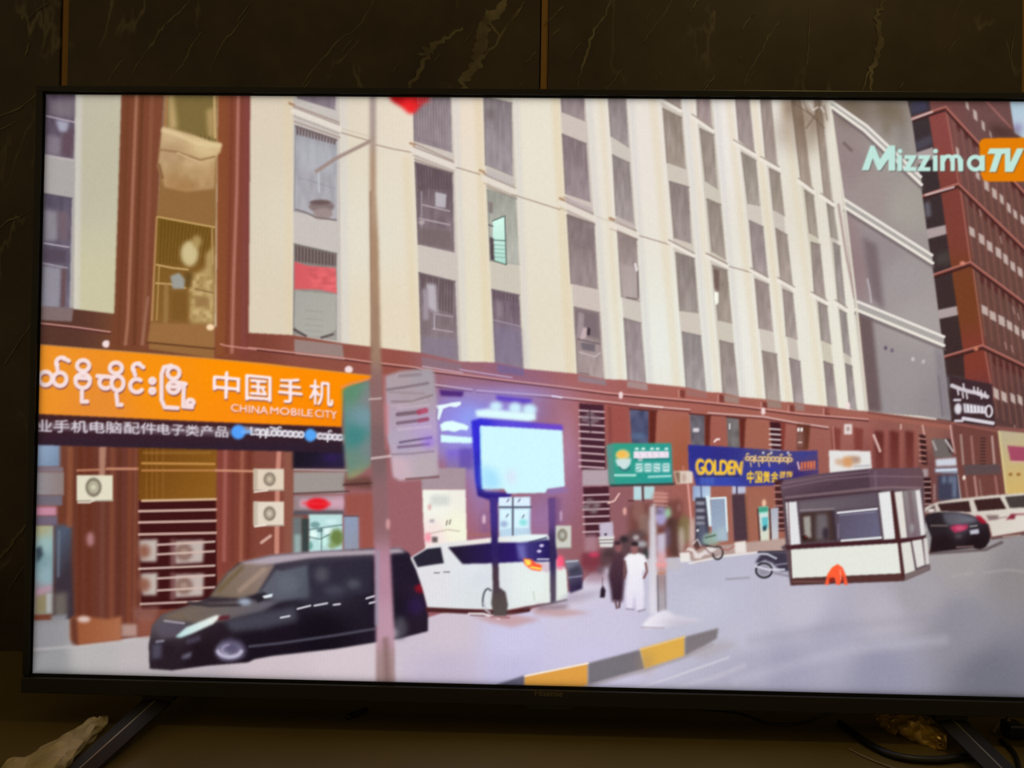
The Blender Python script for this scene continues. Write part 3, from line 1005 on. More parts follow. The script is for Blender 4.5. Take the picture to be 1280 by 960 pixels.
# ============ 4. brown street front below
BROWN = part_id('shop_front', 'red-brown ground floor wall of the cream building')
LOW = [(30, 384), (90, 386), (141, 392), (200, 396), (310, 416), (367, 419), (427, 429), (527, 441), (577, 452), (620, 453), (656, 461), (720, 467), (757, 474), (785, 475), (808, 479),
       (857, 484), (883, 490), (904, 491), (923, 496), (957, 499), (975, 502), (993, 503), (1005, 505), (1035, 508), (1048, 510), (1062, 512), (1070, 513), (1084, 514), (1190, 527),
       (1376, 545), (1376, 700), (1150, 720), (700, 770), (500, 800), (186, 830), (30, 830)]
poly(LOW, idw((60, 410, (88, 54, 44)), (200, 410, (120, 74, 48)), (300, 440, (126, 66, 52)), (400, 445, (142, 80, 66)), (480, 460, (150, 82, 72)), (560, 470, (154, 102, 110)),
              (640, 480, (150, 100, 122)), (740, 490, (166, 100, 98)), (860, 500, (168, 98, 88)), (960, 520, (166, 100, 88)), (1060, 530, (158, 98, 90)), (1150, 540, (146, 94, 84)),
              (110, 680, (108, 56, 40)), (300, 640, (128, 67, 54)), (500, 650, (154, 100, 108)), (590, 640, (164, 100, 112)), (710, 600, (154, 98, 118)), (772, 644, (144, 94, 100)), (772, 540, (156, 90, 86)),
              (840, 540, (168, 101, 85)), (900, 540, (160, 92, 80)), (945, 540, (161, 98, 81)), (940, 640, (162, 102, 84)), (1000, 580, (154, 92, 82)), (1100, 580, (132, 74, 70)), (1180, 580, (114, 70, 68)), p=3), .7)
# piers of cream reach into the band; small plinths under each window bay
for q, c in (([(52, 383), (92, 385), (90, 402), (51, 400)], (128, 108, 108)), ([(368, 424), (428, 431), (430, 447), (368, 440)], (154, 130, 124)), ([(527, 446), (577, 456), (578, 463), (528, 458)], (140, 112, 122)),
             ([(621, 455), (655, 461), (655, 470), (622, 466)], (124, 100, 140)), ([(722, 469), (757, 475), (758, 482), (723, 477)], (150, 124, 132)), ([(784, 476), (809, 480), (810, 488), (784, 484)], (168, 140, 138)),
             ([(857, 486), (883, 491), (884, 498), (858, 494)], (160, 110, 104)), ([(904, 493), (924, 497), (924, 505), (905, 502)], (160, 130, 120)), ([(958, 500), (976, 503), (977, 511), (958, 509)], (156, 128, 116)),
             ([(993, 504), (1005, 506), (1006, 514), (994, 513)], (156, 124, 116))):
    poly(q, c, .8, 1, False)
for x_, y_ in ((850, 487), (899, 493), (953, 502), (987, 506), (1031, 510)):
    poly([(x_, y_), (x_ + 6, y_ + 1), (x_ + 6, y_ + 11), (x_, y_ + 9)], (118, 56, 50), .8, .9, False)
    line([(x_ - 1.5, y_ + 1), (x_ - 1.5, y_ + 9)], 1.4, (206, 150, 140), .5, .8)
for pts in ([(51, 404), (96, 409), (138, 415)], [(281, 431), (360, 440), (425, 447), (460, 452), (520, 459), (530, 462), (640, 476), (700, 483), (760, 491), (870, 501), (925, 507), (1000, 517), (1085, 524)]):
    line([(x_, y_ + 2.2) for x_, y_ in pts], 1.8, (82, 40, 42), .6, .8)
    line(pts, 1.8, (214, 156, 146), .5, .85)
line([(575, 462), (640, 472)], 1.6, (200, 180, 210), .5, .8)
line([(528, 458), (578, 466)], 1.4, (214, 190, 196), .5, .8)
line([(370, 442), (430, 449)], 1.6, (196, 160, 150), .5, .7)
for pts in ([(530, 479), (590, 487)], [(596, 488), (650, 492), (690, 495), (718, 498), (766, 503), (802, 507), (862, 512)], [(885, 516), (955, 521), (1000, 529), (1035, 534)]):
    line([(x_, y_ + 2.4) for x_, y_ in pts], 2, (96, 44, 48), .7, .7)
    line(pts, 1.8, (222, 190, 186), .6, .85)
line([(690, 495), (702, 497)], 2, (250, 244, 250), .6)
line([(800, 506), (828, 509)], 2.2, (236, 216, 208), .6, .9)
line([(1035, 514), (1100, 522), (1186, 534)], 5, (168, 100, 84), 1.4, .6)
line([(1085, 516), (1188, 530)], 1.6, (120, 66, 58), .7, .8)
for x_, y_ in ((133, 430), (436, 462), (776, 494), (954, 514), (1060, 507)):
    part_id('wall_lamp', 'small white lamp on the brown band')
    ell(x_, y_, 2.6 if x_ > 500 else 5, 4.6, (244, 220, 220), .8, 1, True)
back_to(BROWN)
# the tall brown bay at the left, between two ribbed piers
poly([(152, 112), (205, 112), (196, 300), (190, 440), (136, 436), (143, 390), (148, 240)], lin(152, 200, (118, 66, 44), 204, 200, (126, 72, 50)), 1)
poly([(272, 112), (313, 112), (311, 420), (309, 450), (270, 445), (271, 300)], lin(272, 250, (138, 78, 44), 312, 250, (124, 62, 56)), 1)
for pts, ww, c, aa in (([(171, 116), (166, 240), (160, 400), (157, 430)], 4, (172, 118, 92), .8), ([(178, 116), (174, 240), (168, 430)], 4, (98, 52, 30), .6), ([(160, 116), (154, 300), (148, 430)], 3, (108, 58, 36), .6),
                      ([(190, 116), (186, 250), (182, 360), (178, 430)], 5, (152, 98, 72), .45), ([(205, 118), (200, 260), (194, 400)], 3, (110, 60, 40), .7),
                      ([(298, 116), (296, 240), (292, 350), (290, 440)], 4, (186, 122, 110), .8), ([(290, 116), (287, 300), (283, 440)], 3, (112, 54, 40), .5), ([(308, 116), (306, 300), (304, 440)], 5, (132, 72, 68), .5),
                      ([(185, 372), (178, 430)], 3, (172, 128, 110), .6)):
    line(pts, ww, c, 1.6, aa)
part_id('bay_window', 'golden brown balcony bay hung with bedding, between two brown piers')
poly([(207, 112), (272, 112), (270, 300), (268, 448), (186, 436), (194, 300), (202, 200)], lin(230, 120, (140, 104, 60), 230, 430, (150, 104, 60)), .8)
poly([(209, 114), (270, 114), (270, 180), (208, 162)], (124, 104, 58), 1, 1, False)
poly([(211, 116), (216, 116), (222, 160), (211, 162)], (206, 176, 124), 2.5, .8, False)
line([(209, 116), (207, 158)], 2, (176, 120, 80), .8, .9)
line([(268, 118), (269, 172)], 3, (206, 172, 122), 1, .9)
poly([(258, 138), (268, 134), (268, 172), (260, 170)], (196, 164, 110), 2, .7, False)
bars([(222, 164), (264, 172), (264, 178), (222, 168)], 8, 1.4, (92, 64, 34), .8)
part_id('bedding', 'tan quilt hung over the balcony rail of the bay')
poly([(203, 158), (212, 160), (240, 168), (262, 176), (277, 179), (276, 190), (270, 196), (268, 236), (232, 240), (206, 234), (197, 208), (200, 184)],
     idw((215, 168, (206, 176, 134)), (255, 182, (216, 190, 142)), (215, 190, (180, 148, 108)), (240, 212, (188, 156, 112)), (230, 234, (170, 128, 82)), (264, 226, (178, 140, 98)), p=3), 1.2)
line([(204, 163), (222, 168), (248, 180), (275, 182)], 5, (226, 202, 154), 2, .7)
line([(200, 187), (222, 190), (250, 200), (268, 196)], 2.6, (148, 112, 76), 1, .8)
line([(222, 191), (250, 203)], 2, (212, 182, 140), 1, .8)
grain([(202, 190), (270, 200), (268, 236), (206, 232)], 12, 7, 9, 3, 2)
line([(199, 206), (203, 222)], 3, (112, 66, 36), 1.6, .7)
part_id('bay_window', 'lower golden brown balcony window of the bay, full of clutter')
poly([(196, 270), (268, 283), (267, 405), (190, 404)], lin(200, 280, (116, 84, 28), 240, 400, (138, 96, 50)), .8)
bars([(200, 274), (266, 286), (258, 330), (198, 330)], 15, 1.4, (84, 58, 16), .5, .6)
line([(197, 271), (268, 284)], 2, (214, 176, 116), .8, .9)
line([(196, 272), (190, 400)], 2.4, (190, 142, 96), .9, .8)
line([(265, 286), (266, 330)], 2, (196, 158, 108), .8, .8)
ell(237, 317, 11, 16, (206, 188, 140), 2, 1)
ell(246, 302, 6, 8, (178, 152, 96), 2, .9)
poly([(257, 318), (267, 308), (267, 404), (256, 400)], (190, 162, 108), 2, .8, False)
poly([(240, 345), (258, 335), (266, 345), (266, 404), (238, 404), (236, 370)], (186, 158, 104), 2.2, .9, False)
grain([(236, 340), (266, 340), (266, 402), (236, 402)], 24, 5, 5, 8, 1)
line([(196, 331), (216, 335), (235, 337)], 2, (212, 178, 120), .7, .9)
line([(195, 354), (212, 355), (232, 360)], 2, (206, 170, 114), .7, .9)
line([(199, 333), (196, 400)], 1.8, (190, 150, 90), .7, .8)
line([(208, 358), (207, 402)], 6, (160, 122, 74), 1.5, .7)
poly([(213, 345), (224, 341), (232, 350), (230, 361), (216, 361)], (156, 156, 148), 1.2, 1, False)
poly([(231, 342), (240, 340), (238, 360), (232, 358)], (96, 72, 34), 1.5, .8, False)
poly([(214, 364), (235, 366), (234, 402), (214, 400)], (122, 84, 36), 1.5, .8, False)
line([(244, 361), (266, 366)], 1.6, (124, 92, 56), .7, .9)
poly([(244, 370), (262, 372), (262, 384), (244, 384)], (146, 108, 64), 1.6, .8, False)
poly([(189, 404), (268, 408), (268, 436), (184, 428)], (154, 108, 64), 1.2, 1, False)
line([(184, 428), (268, 436)], 2, (84, 48, 26), .9, .8)
ell(263, 409, 5, 4, (250, 216, 176), 1)
back_to(BROWN)
line([(276, 430), (282, 432), (320, 437)], 2, (206, 140, 130), .8, .9)

# left shops under the orange sign
rect(40, 553, 75, 584, lin(44, 560, (150, 172, 200), 72, 580, (120, 138, 164)), 1.4)
rect(44, 584, 79, 590, (128, 112, 122), 1)
rect(42, 590, 80, 619, lin(44, 600, (150, 146, 152), 76, 600, (140, 124, 122)), 1)
rect(42, 619, 78, 632, (112, 104, 116), 1)
rect(42, 633, 71, 645, (196, 136, 158), 1.4)
rect(42, 645, 72, 657, (110, 98, 116), 1.2)
part_id('shop_window', 'pale lit shop window at the left edge of the television picture')
rect(40, 657, 67, 768, idw((50, 662, (170, 166, 130)), (56, 680, (150, 182, 184)), (50, 700, (120, 150, 156)), (58, 720, (140, 168, 178)), (50, 745, (150, 130, 136)), (60, 756, (130, 124, 112)), p=3), 1)
poly([(44, 686), (52, 682), (54, 694), (46, 704)], (50, 62, 74), 1.5, .9, False)
poly([(44, 738), (64, 730), (66, 738), (46, 746)], (178, 140, 158), 1.4, .8, False)
poly([(44, 746), (58, 742), (58, 764), (44, 768)], (140, 128, 88), 2, .8, False)
rect(58, 742, 67, 766, (176, 180, 178), 1.2, .8, False)
part_id('doorway', 'dark blue-grey doorway beside the shop window')
poly([(68, 656), (92, 656), (94, 800), (66, 800)], lin(70, 680, (78, 86, 104), 96, 700, (58, 48, 58)), 2)
line([(74, 664), (73, 720)], 3, (104, 112, 126), 1.4, .8)
poly([(68, 742), (84, 740), (84, 770), (68, 772)], (124, 116, 104), 2.5, .7, False)
poly([(64, 770), (84, 768), (84, 778), (64, 780)], (150, 152, 158), 1.6, .8, False)
back_to(BROWN)
poly([(92, 556), (176, 556), (174, 800), (96, 804), (90, 700)], lin(92, 650, (104, 54, 40), 176, 650, (104, 54, 46)), 2, .9, False)
for x_, ww, c, aa in ((88, 7, (140, 82, 56), .8), (101, 5, (96, 40, 22), .5), (141, 6, (136, 78, 54), .6), (150, 5, (92, 44, 32), .6), (163, 6, (128, 68, 44), .7), (170, 4, (138, 78, 54), .6), (129, 6, (118, 74, 62), .5), (112, 8, (98, 40, 24), .4)):
    line([(x_, 560), (x_ - 1, 656), (x_ - 2, 790 if x_ > 92 else 650)], ww, c, 2, aa)
line([(97, 588), (130, 587)], 3, (184, 122, 92), 1, .9)
line([(134, 586), (178, 586)], 3.4, (196, 136, 108), 1, .9)
poly([(124, 556), (133, 556), (131, 596), (124, 596)], (178, 128, 108), 1.2, .95, False)
part_id('wall_lamp', 'dim pinkish lamp on the brown pier')
ell(113, 674, 4.6, 9, (184, 130, 136), 2, .9, True)
back_to(BROWN)
poly([(173, 558), (272, 558), (270, 628), (173, 626)], lin(180, 560, (112, 66, 20), 260, 620, (140, 92, 30)), 1.2, 1, False)
line([(180, 566), (262, 566)], 3, (160, 112, 52), 1.5, .6)
line([(178, 579), (268, 580)], 3, (196, 140, 74), 1, .9)
line([(178, 588), (268, 588)], 2.6, (190, 128, 76), .9, .9)
for x_ in (183, 190, 196, 204):
    line([(x_, 560), (x_, 624)], 1.4, (162, 116, 50), .8, .45)


def grille(name, label, x0, x1, y0, y1, slats, dark, light, ww, skew):
    part_id(name, label)
    poly([(x0, y0), (x1, y0 + skew), (x1 + 2, y1 + skew), (x0 + 3, y1)], dark, .8)
    for y_ in slats:
        line([(x0, y_), (x1, y_ + skew)], ww, light, .7, .95)


grille('vent_grille', 'large dark slatted grille with air conditioners behind, at the left', 174, 270, 626, 762, (639, 653, 668), (62, 18, 20), (206, 172, 160), 3.2, -2)
line([(178, 626), (270, 624)], 3, (214, 178, 142), .9)
for xs, yt, yb in ((174, 674, 702), (176, 716, 744)):
    poly([(xs, yt + 1), (197, yt), (196, yb), (xs + 2, yb)], (200, 190, 182), 1.6, .95, False)
    ell(180, (yt + yb) / 2 + 1, 8, 9, (140, 84, 66), 2.5, .9)
    poly([(219, yt + 2), (255, yt + 1), (254, yb + 1), (219, yb + 3)], (198, 184, 178), 1.4, .95, False)
    ell(230, (yt + yb) / 2 + 2, 11, 11, (130, 96, 86), 2, .9)
    ell(230, (yt + yb) / 2 + 2, 5, 4, (176, 150, 140), 2, .9)
    rect(213, yt, 219, yb + 6, (150, 110, 108), 1.5, .7, False)
for y_, x0_ in ((681, 197), (693, 197), (711, 174), (723, 197), (738, 197), (755, 176)):
    line([(x0_, y_), (268, y_ - 4)], 2.8, (206, 180, 170), .8, .95)
back_to(BROWN)
poly([(272, 560), (318, 560), (318, 700), (272, 720)], lin(272, 600, (134, 62, 54), 318, 600, (118, 62, 46)), 1.5, .8, False)
for x_, c, aa in ((282, (168, 100, 90), .7), (303, (160, 96, 76), .8), (292, (112, 54, 44), .5), (312, (104, 44, 34), .5)):
    line([(x_, 560), (x_ - 2, 700)], 5, c, 1.8, aa)
line([(270, 588), (318, 589)], 3, (206, 146, 118), 1, .9)
poly([(355, 558), (368, 558), (368, 690), (355, 690)], (142, 88, 72), 1.4, .8, False)
line([(349, 560), (347, 600), (346, 690)], 6, (206, 140, 122), 1.2, .9)
line([(327, 678), (338, 670)], 4, (214, 172, 160), 1, .9)


def air_con(x0, y0, x1, y1, c, fan, fr, label, side=0):
    part_id('air_conditioner', label)
    rect(x0, y0, x1, y1, c, .8)
    if side:
        rect(x0, y0, x0 + side, y1, np.array(c) - 40, 1, .8, False)
    ell(fan[0], fan[1], fr[0], fr[1], (130, 118, 102), 1.0)
    ell(fan[0], fan[1], fr[0] * .68, fr[1] * .68, np.array(c) - 46, .9)
    ell(fan[0], fan[1], fr[0] * .3, fr[1] * .25, np.array(c) - 14, .8)
    line([(x0 + 2, y1 + .5), (x1, y1 - .5)], 1.8, np.array(c) * .72, .8, .8)


air_con(96, 594, 141, 626, (226, 220, 196), (117, 609), (10, 12), 'white air conditioner on the left brown pier')
line([(98, 628), (112, 628), (118, 625)], 2.6, (226, 214, 200), .9, .9)
air_con(317, 586, 355, 613, (224, 208, 188), (337, 599), (7.5, 8.5), 'upper white air conditioner of the pair right of the grille', 5)
air_con(317, 627, 355, 657, (228, 214, 196), (337, 642), (7.5, 9), 'lower white air conditioner of the pair right of the grille', 5)
line([(318, 615), (334, 613)], 2, (240, 226, 214), .8)
line([(319, 658), (332, 656)], 2.4, (240, 228, 214), .8)
back_to(BROWN)
# shop under the right end of the orange sign
rect(366, 556, 432, 586, lin(380, 560, (26, 20, 34), 420, 584, (40, 32, 60)), 1.6)
glow(414, 572, 8, 5, (50, 30, 90), .7)
line([(368, 587), (440, 588)], 2.4, (170, 156, 158), .9)
rect(367, 590, 431, 617, (158, 148, 144), 1)
line([(367, 617), (436, 614)], 2, (96, 70, 72), .8)
rect(367, 619, 430, 640, lin(370, 630, (150, 130, 134), 430, 630, (186, 150, 164)), 1.2)
rect(375, 624, 430, 634, (206, 164, 180), 1.4)
rect(367, 638, 430, 644, (90, 84, 92), 1.2)
part_id('shop_window', 'bright blue-white shop window behind the black van')
rect(386, 643, 428, 692, (188, 224, 222), 1)
for x_, y_, rx, ry, c in ((394, 656, 6, 4, (120, 160, 160)), (414, 652, 8, 3, (206, 236, 236)), (392, 668, 5, 5, (226, 250, 244)), (404, 676, 5, 6, (200, 240, 230)), (410, 664, 6, 4, (226, 248, 246)),
                          (400, 663, 4, 2, (90, 120, 124)), (388, 682, 3, 5, (120, 170, 160))):
    ell(x_, y_, rx, ry, c, 1)
for pts in ([(386, 662), (428, 656)], [(386, 671), (400, 674), (412, 668)], [(402, 660), (402, 690)]):
    line(pts, 1.3, (74, 96, 98), .8, .8)
ell(421, 672, 9, 11, (104, 124, 60), 2, .95)
ell(415, 682, 5, 4, (130, 150, 90), 1.6, .8)
back_to(BROWN)
rect(366, 646, 378, 692, (110, 116, 118), 1.6)
rect(377, 648, 386, 692, (56, 66, 66), 1.2)
rect(368, 668, 376, 692, (150, 172, 168), 1.4)
rect(430, 645, 449, 692, lin(430, 650, (142, 156, 182), 449, 690, (146, 148, 164)), 1)
line([(430, 645), (449, 645)], 1.6, (70, 60, 70), .7, .8)
part_id('lantern', 'red paper lantern over the shop window')
ell(397, 630, 14, 7.5, (232, 18, 32), 1.4, 1, True)
line([(380, 629), (412, 630)], 5, (240, 60, 70), 2, .5)
back_to(BROWN)
poly([(432, 596), (466, 596), (466, 612), (430, 608)], (104, 68, 60), 2.4, .9, False)
line([(430, 606), (466, 604)], 2.6, (74, 40, 40), 1.3, .8)
poly([(432, 618), (470, 616), (470, 690), (450, 690), (449, 644), (432, 644)], (154, 76, 60), 2, .7, False)
poly([(478, 598), (530, 600), (528, 690), (484, 690)], (156, 98, 104), 2, .6, False)

# ============ 5. orange sign and the strip under it
part_id('shop_sign', 'long orange phone shop sign with white Burmese and Chinese lettering')
poly([(40, 430), (50, 431), (260, 448), (330, 454), (468, 470), (430, 490), (427, 534), (262, 527), (40, 517)], idw((60, 470, (238, 146, 40)), (120, 510, (232, 140, 50)), (200, 470, (248, 146, 16)), (300, 460, (255, 146, 0)), (300, 520, (250, 140, 14)), (420, 490, (255, 142, 0)), (420, 528, (248, 134, 6)), p=2.6), .8)
line([(50, 431), (260, 448), (468, 470)], 1.6, (206, 150, 90), .8, .7)
WH = (250, 226, 226)
SHD = (150, 88, 84)
strokes = []
E_ = strokes.append
# first syllable: two loops and a hook above
for cx_, cy_ in ((57, 473), (75, 474)):
    E_(('a', cx_, cy_, 8.2, 8.4, 0, 360))
E_(('a', 77, 453, 6.5, 6, 60, 210)); E_(('l', [(80, 448), (86, 451)])); E_(('l', [(71, 455), (72, 462)]))
# second: ring over double ring, short foot
E_(('a', 104, 457, 7.6, 6.8, 0, 360)); E_(('a', 103.5, 476, 9, 9, 0, 360)); E_(('l', [(95, 472), (112, 473)])); E_(('l', [(102.5, 489), (102.5, 502), (109, 502)]))
# third
E_(('a', 132, 478, 7.5, 7.5, 130, 300)); E_(('l', [(122, 470), (136, 471), (142, 472)])); E_(('a', 147, 479, 7.5, 9, 0, 360)); E_(('a', 145, 460, 7.6, 6.8, 0, 360)); E_(('l', [(145.5, 492), (147, 506), (152, 506)]))
# fourth: c shape, hook above
E_(('a', 171, 482, 8.2, 8.2, 55, 320)); E_(('a', 172, 460, 6, 5.6, 70, 210)); E_(('l', [(174, 455), (179, 459)])); E_(('l', [(167, 462), (169, 469)]))
# two dots
E_(('a', 190.5, 476, 2.6, 2.6, 0, 360)); E_(('a', 190.5, 488.5, 2.6, 2.6, 0, 360))
# last: tall frame around rings, tail at right
E_(('l', [(214, 457), (205, 459), (202, 468), (202, 500), (206, 509), (222, 510)])); E_(('a', 217, 466, 7.4, 7.4, 0, 360)); E_(('a', 217, 484, 7, 7, 0, 360)); E_(('l', [(210, 483), (225, 484)]))
E_(('l', [(230, 480), (229, 508), (240, 509)])); E_(('a', 238, 503, 4, 3.4, 0, 360)); E_(('l', [(222, 478), (232, 480)]))
for dx_, dy_, c, ww in ((.8, 2.4, SHD, 5.0), (0, 0, WH, 5.4)):
    for s_ in strokes:
        if s_[0] == 'a':
            arc(s_[1] + dx_, s_[2] + dy_, s_[3], s_[4], s_[5], s_[6], ww, c, 1.0, .95)
        else:
            line([(x_ + dx_, y_ + dy_) for x_, y_ in s_[1]], ww, c, 1.0, .95)
for ch, q in (('中', [(267, 463), (300, 466), (299, 500), (266, 497)]), ('国', [(307, 468), (339, 471), (339, 502), (307, 500)]),
              ('手', [(348, 471), (378, 474), (378, 505), (348, 502)]), ('机', [(387, 474), (416, 477), (416, 508), (387, 505)])):
    words_on(ch, [(x_ + .5, y_ + 2) for x_, y_ in q], SHD, .5, .8)
    words_on(ch, q, (255, 232, 232), .9, .6)
for s_, q in (('CHINA', [(289, 505), (335, 508), (335, 518), (289, 514)]), ('MOBILE', [(338, 508.5), (391, 512), (391, 521), (338, 517.5)]), ('CITY', [(394, 512), (421, 514), (421, 524), (394, 521)])):
    words_on(s_, [(x_, y_ + 1.4) for x_, y_ in q], (186, 96, 60), .5, .7)
    words_on(s_, q, (255, 206, 196), .5, .5)
part_id('sign_strip', 'dark strip of white Chinese lettering with two blue dots, below the orange sign')
poly([(40, 518), (260, 528), (427, 534), (429, 562), (430, 566), (260, 562), (40, 556)], lin(60, 520, (66, 32, 36), 60, 560, (46, 30, 46)), 1.0)
words_on('业手机电脑配件', [(46, 524), (196, 528.5), (196, 543), (46, 540)], (222, 214, 222), .4, .7)
words_on('电子类产品', [(197, 529), (285, 533), (285, 547), (197, 543)], (224, 216, 224), .4, .7)
line([(48, 532), (285, 540)], 9, (206, 198, 208), 3, .35)
for pts in ([(306, 536), (376, 542)], [(395, 543), (428, 546)]):
    line([(x_, y_ + 1) for x_, y_ in pts], 8, (208, 204, 216), 1.6, .6)
script(312, 539.5, 380, 543.5, 10, 3.3, 2.4, (232, 228, 236), 5, .8)
script(397, 545, 428, 547, 5, 3.2, 2.3, (228, 224, 232), 8, .8)
line([(338, 534), (346, 536)], 2.4, (230, 226, 234), .8, .9)
ell(298, 540, 9, 9, (84, 160, 250), 1.2)
ell(388, 544, 7.5, 8, (84, 166, 246), 1.2)
line([(304, 540), (312, 540)], 5, (120, 180, 250), 1.6, .7)

# ============ 6. neon corner and lit billboard
back_to(BROWN)
for cx_, cy_, sx_, sy_, aa in ((575, 530, 26, 26, .75), (560, 520, 20, 22, .5), (630, 515, 36, 16, .75), (590, 555, 14, 30, .6), (600, 590, 12, 40, .5), (560, 560, 18, 14, .5), (650, 640, 34, 18, .2), (685, 640, 16, 26, .2)):
    glow(cx_, cy_, sx_, sy_, (146, 146, 246), aa)
glow(708, 560, 12, 36, (190, 150, 190), .5)
glow(640, 492, 44, 7, (166, 152, 220), .55)
glow(588, 522, 12, 12, (146, 170, 250), .6)
poly([(549, 487), (580, 489), (578, 496), (551, 495)], (74, 36, 116), 1.2, .9, False)
poly([(620, 494), (665, 499), (664, 505), (621, 501)], (88, 60, 196), 1.4, .9, False)
rect(558, 562, 590, 588, lin(560, 565, (124, 100, 214), 560, 588, (140, 124, 160)), 2, .8, False)
rect(574, 560, 592, 586, (96, 74, 170), 2, .7, False)
line([(558, 588), (572, 589)], 1.8, (90, 78, 90), .8, .9)
part_id('neon_sign', 'glowing white bird-shaped neon sign with lettering, on the shop wall')
poly([(544, 507), (551, 506), (558, 505), (566, 503), (576, 502), (576, 506), (570, 509), (562, 508), (554, 511), (551, 520), (549, 525), (546, 524), (548, 512)], (232, 250, 255), .6)
line([(546, 526), (545, 515)], 1, (60, 40, 90), .6, .8)
poly([(550, 531), (556, 527), (566, 526), (572, 528), (580, 530), (586, 533), (584, 538), (576, 537), (568, 540), (560, 538), (552, 539)], (226, 255, 255), .9)
poly([(551, 543), (556, 544), (592, 547), (593, 553), (586, 554), (551, 553)], (216, 252, 255), .9)
part_id('neon_sign', 'glowing white neon lettering above the lit billboard')
for x_, y_, rx, ry in ((620, 508, 8, 6), (644, 510, 8, 7), (662, 512, 9, 7)):
    ell(x_, y_, rx, ry, (206, 240, 255), 2, 1, True)
poly([(594, 513), (610, 511), (640, 514), (669, 516), (670, 525), (660, 527), (596, 521)], (222, 252, 255), 1.6)
part_id('billboard', 'brightly lit white billboard on two posts in a dark blue frame')
poly([(589, 526), (600, 523), (703, 531), (704, 540), (600, 534), (605, 614), (640, 616), (636, 625), (622, 628), (597, 620), (594, 600)],
     idw((594, 540, (52, 44, 214)), (595, 600, (40, 44, 190)), (602, 621, (44, 26, 120)), (640, 528, (92, 74, 220)), (690, 532, (110, 72, 204)), (630, 622, (52, 34, 130)), p=3), 1.2)
poly([(684, 609), (706, 609), (712, 614), (684, 618)], (140, 118, 190), 2, .7, False)
poly([(600, 532), (640, 534), (703, 538), (706, 608), (684, 611), (682, 616), (634, 617), (630, 611), (603, 611), (601, 570)],
     (209, 248, 255), .9)
poly([(602, 580), (622, 590), (626, 611), (603, 611)], (158, 220, 255), 4, .75, False)
glow(639, 596, 5, 7, (222, 222, 246), .6)
line([(601, 536), (601, 575), (603, 610)], 2, (140, 210, 250), 1.2, .6)
part_id('shop_window', 'blue-white lit shop door behind the billboard posts')
poly([(623, 622), (663, 621), (664, 676), (624, 680)], (190, 216, 236), 1)
poly([(624, 622), (662, 622), (662, 632), (624, 632)], (222, 240, 255), .8, 1, False)
for q in ([(625, 637), (639, 637), (639, 660), (625, 662)], [(643, 637), (661, 636), (661, 660), (643, 660)]):
    poly(q, (218, 246, 255), .9, 1, False)
ell(654, 653, 5, 4, (140, 226, 226), 1.4)
ell(630, 655, 5, 4, (160, 180, 214), 1.6)
for pts in ([(624, 634), (664, 634)], [(641, 622), (641, 672)]):
    line(pts, 2.2, (84, 84, 104), .8, .9)
for x_, y_ in ((634, 627), (648, 627), (633, 646), (653, 647)):
    line([(x_, y_), (x_ + 2, y_ - 3)], 1.8, (110, 110, 140), .8, .8)
part_id('shop_window', 'cream lit shop window behind the white van')
poly([(527, 585), (582, 585), (582, 612), (527, 612)], (168, 146, 156), 1, 1, False)
poly([(528, 612), (582, 612), (584, 690), (532, 690), (529, 650)], idw((540, 630, (244, 246, 236)), (570, 660, (246, 246, 222)), (580, 620, (240, 236, 226)), (540, 668, (246, 226, 224)), p=3), .9)
rect(538, 619, 562, 632, (206, 212, 206), 2, .8, False)
line([(532, 668), (560, 662), (574, 664)], 2, (206, 190, 172), .9, .8)
for x_, y_ in ((559, 651), (563, 650)):
    line([(x_, y_), (x_ - 1, y_ + 5)], 1.8, (140, 128, 118), .8, .9)
ell(537, 634, 2, 4, (220, 170, 170), 1.2)
ell(540, 651, 3, 2, (170, 160, 170), 1.2)
ell(535, 672, 4, 6, (250, 150, 170), 1.5)
rect(540, 671, 547, 678, (90, 80, 80), 1, .9, False)
back_to(BROWN)
poly([(664, 640), (690, 640), (692, 690), (664, 690)], (160, 118, 168), 3, .5, False)
rect(600, 640, 612, 672, (128, 88, 140), 3, .5, False)
ell(605, 649, 2.2, 6, (236, 200, 220), 1.2, .9)
ell(701, 645, 1.6, 7, (224, 190, 220), 1, .9)
line([(586, 668), (615, 668)], 3, (170, 110, 100), 1.5, .7)
rect(690, 622, 700, 658, (104, 66, 116), 2.5, .5, False)

# ============ 7. the brown front right of the billboard
GSL = (206, 176, 182)
grille('vent_grille', 'tall slatted grille left of the green sign, upper half', 724, 755, 504, 588, (513, 521, 530.5, 539, 548, 557, 566, 575, 583), (72, 36, 50), GSL, 2.2, 2)
for x_, y_ in ((731, 524), (739, 528), (745, 524), (738, 518)):
    ell(x_, y_, 5, 4, (140, 120, 128), 1.6, .8)
line([(737, 512), (738, 540)], 2, (60, 38, 50), 1, .6)
back_to(BROWN)
rect(728, 587, 761, 607, (180, 160, 168), 1)
grille('vent_grille', 'tall slatted grille left of the green sign, lower half', 729, 761, 609, 672, (619, 628, 637, 646, 655, 665), (72, 34, 46), GSL, 2.2, -1)
for x_, y_ in ((737, 627), (746, 631), (742, 638), (733, 634)):
    ell(x_, y_, 5, 4, (146, 128, 134), 1.6, .8)
back_to(BROWN)
poly([(756, 504), (786, 508), (786, 556), (762, 556), (760, 540)], (156, 78, 70), 2, .7, False)
line([(762, 510), (763, 554)], 4, (118, 58, 58), 1.8, .5)
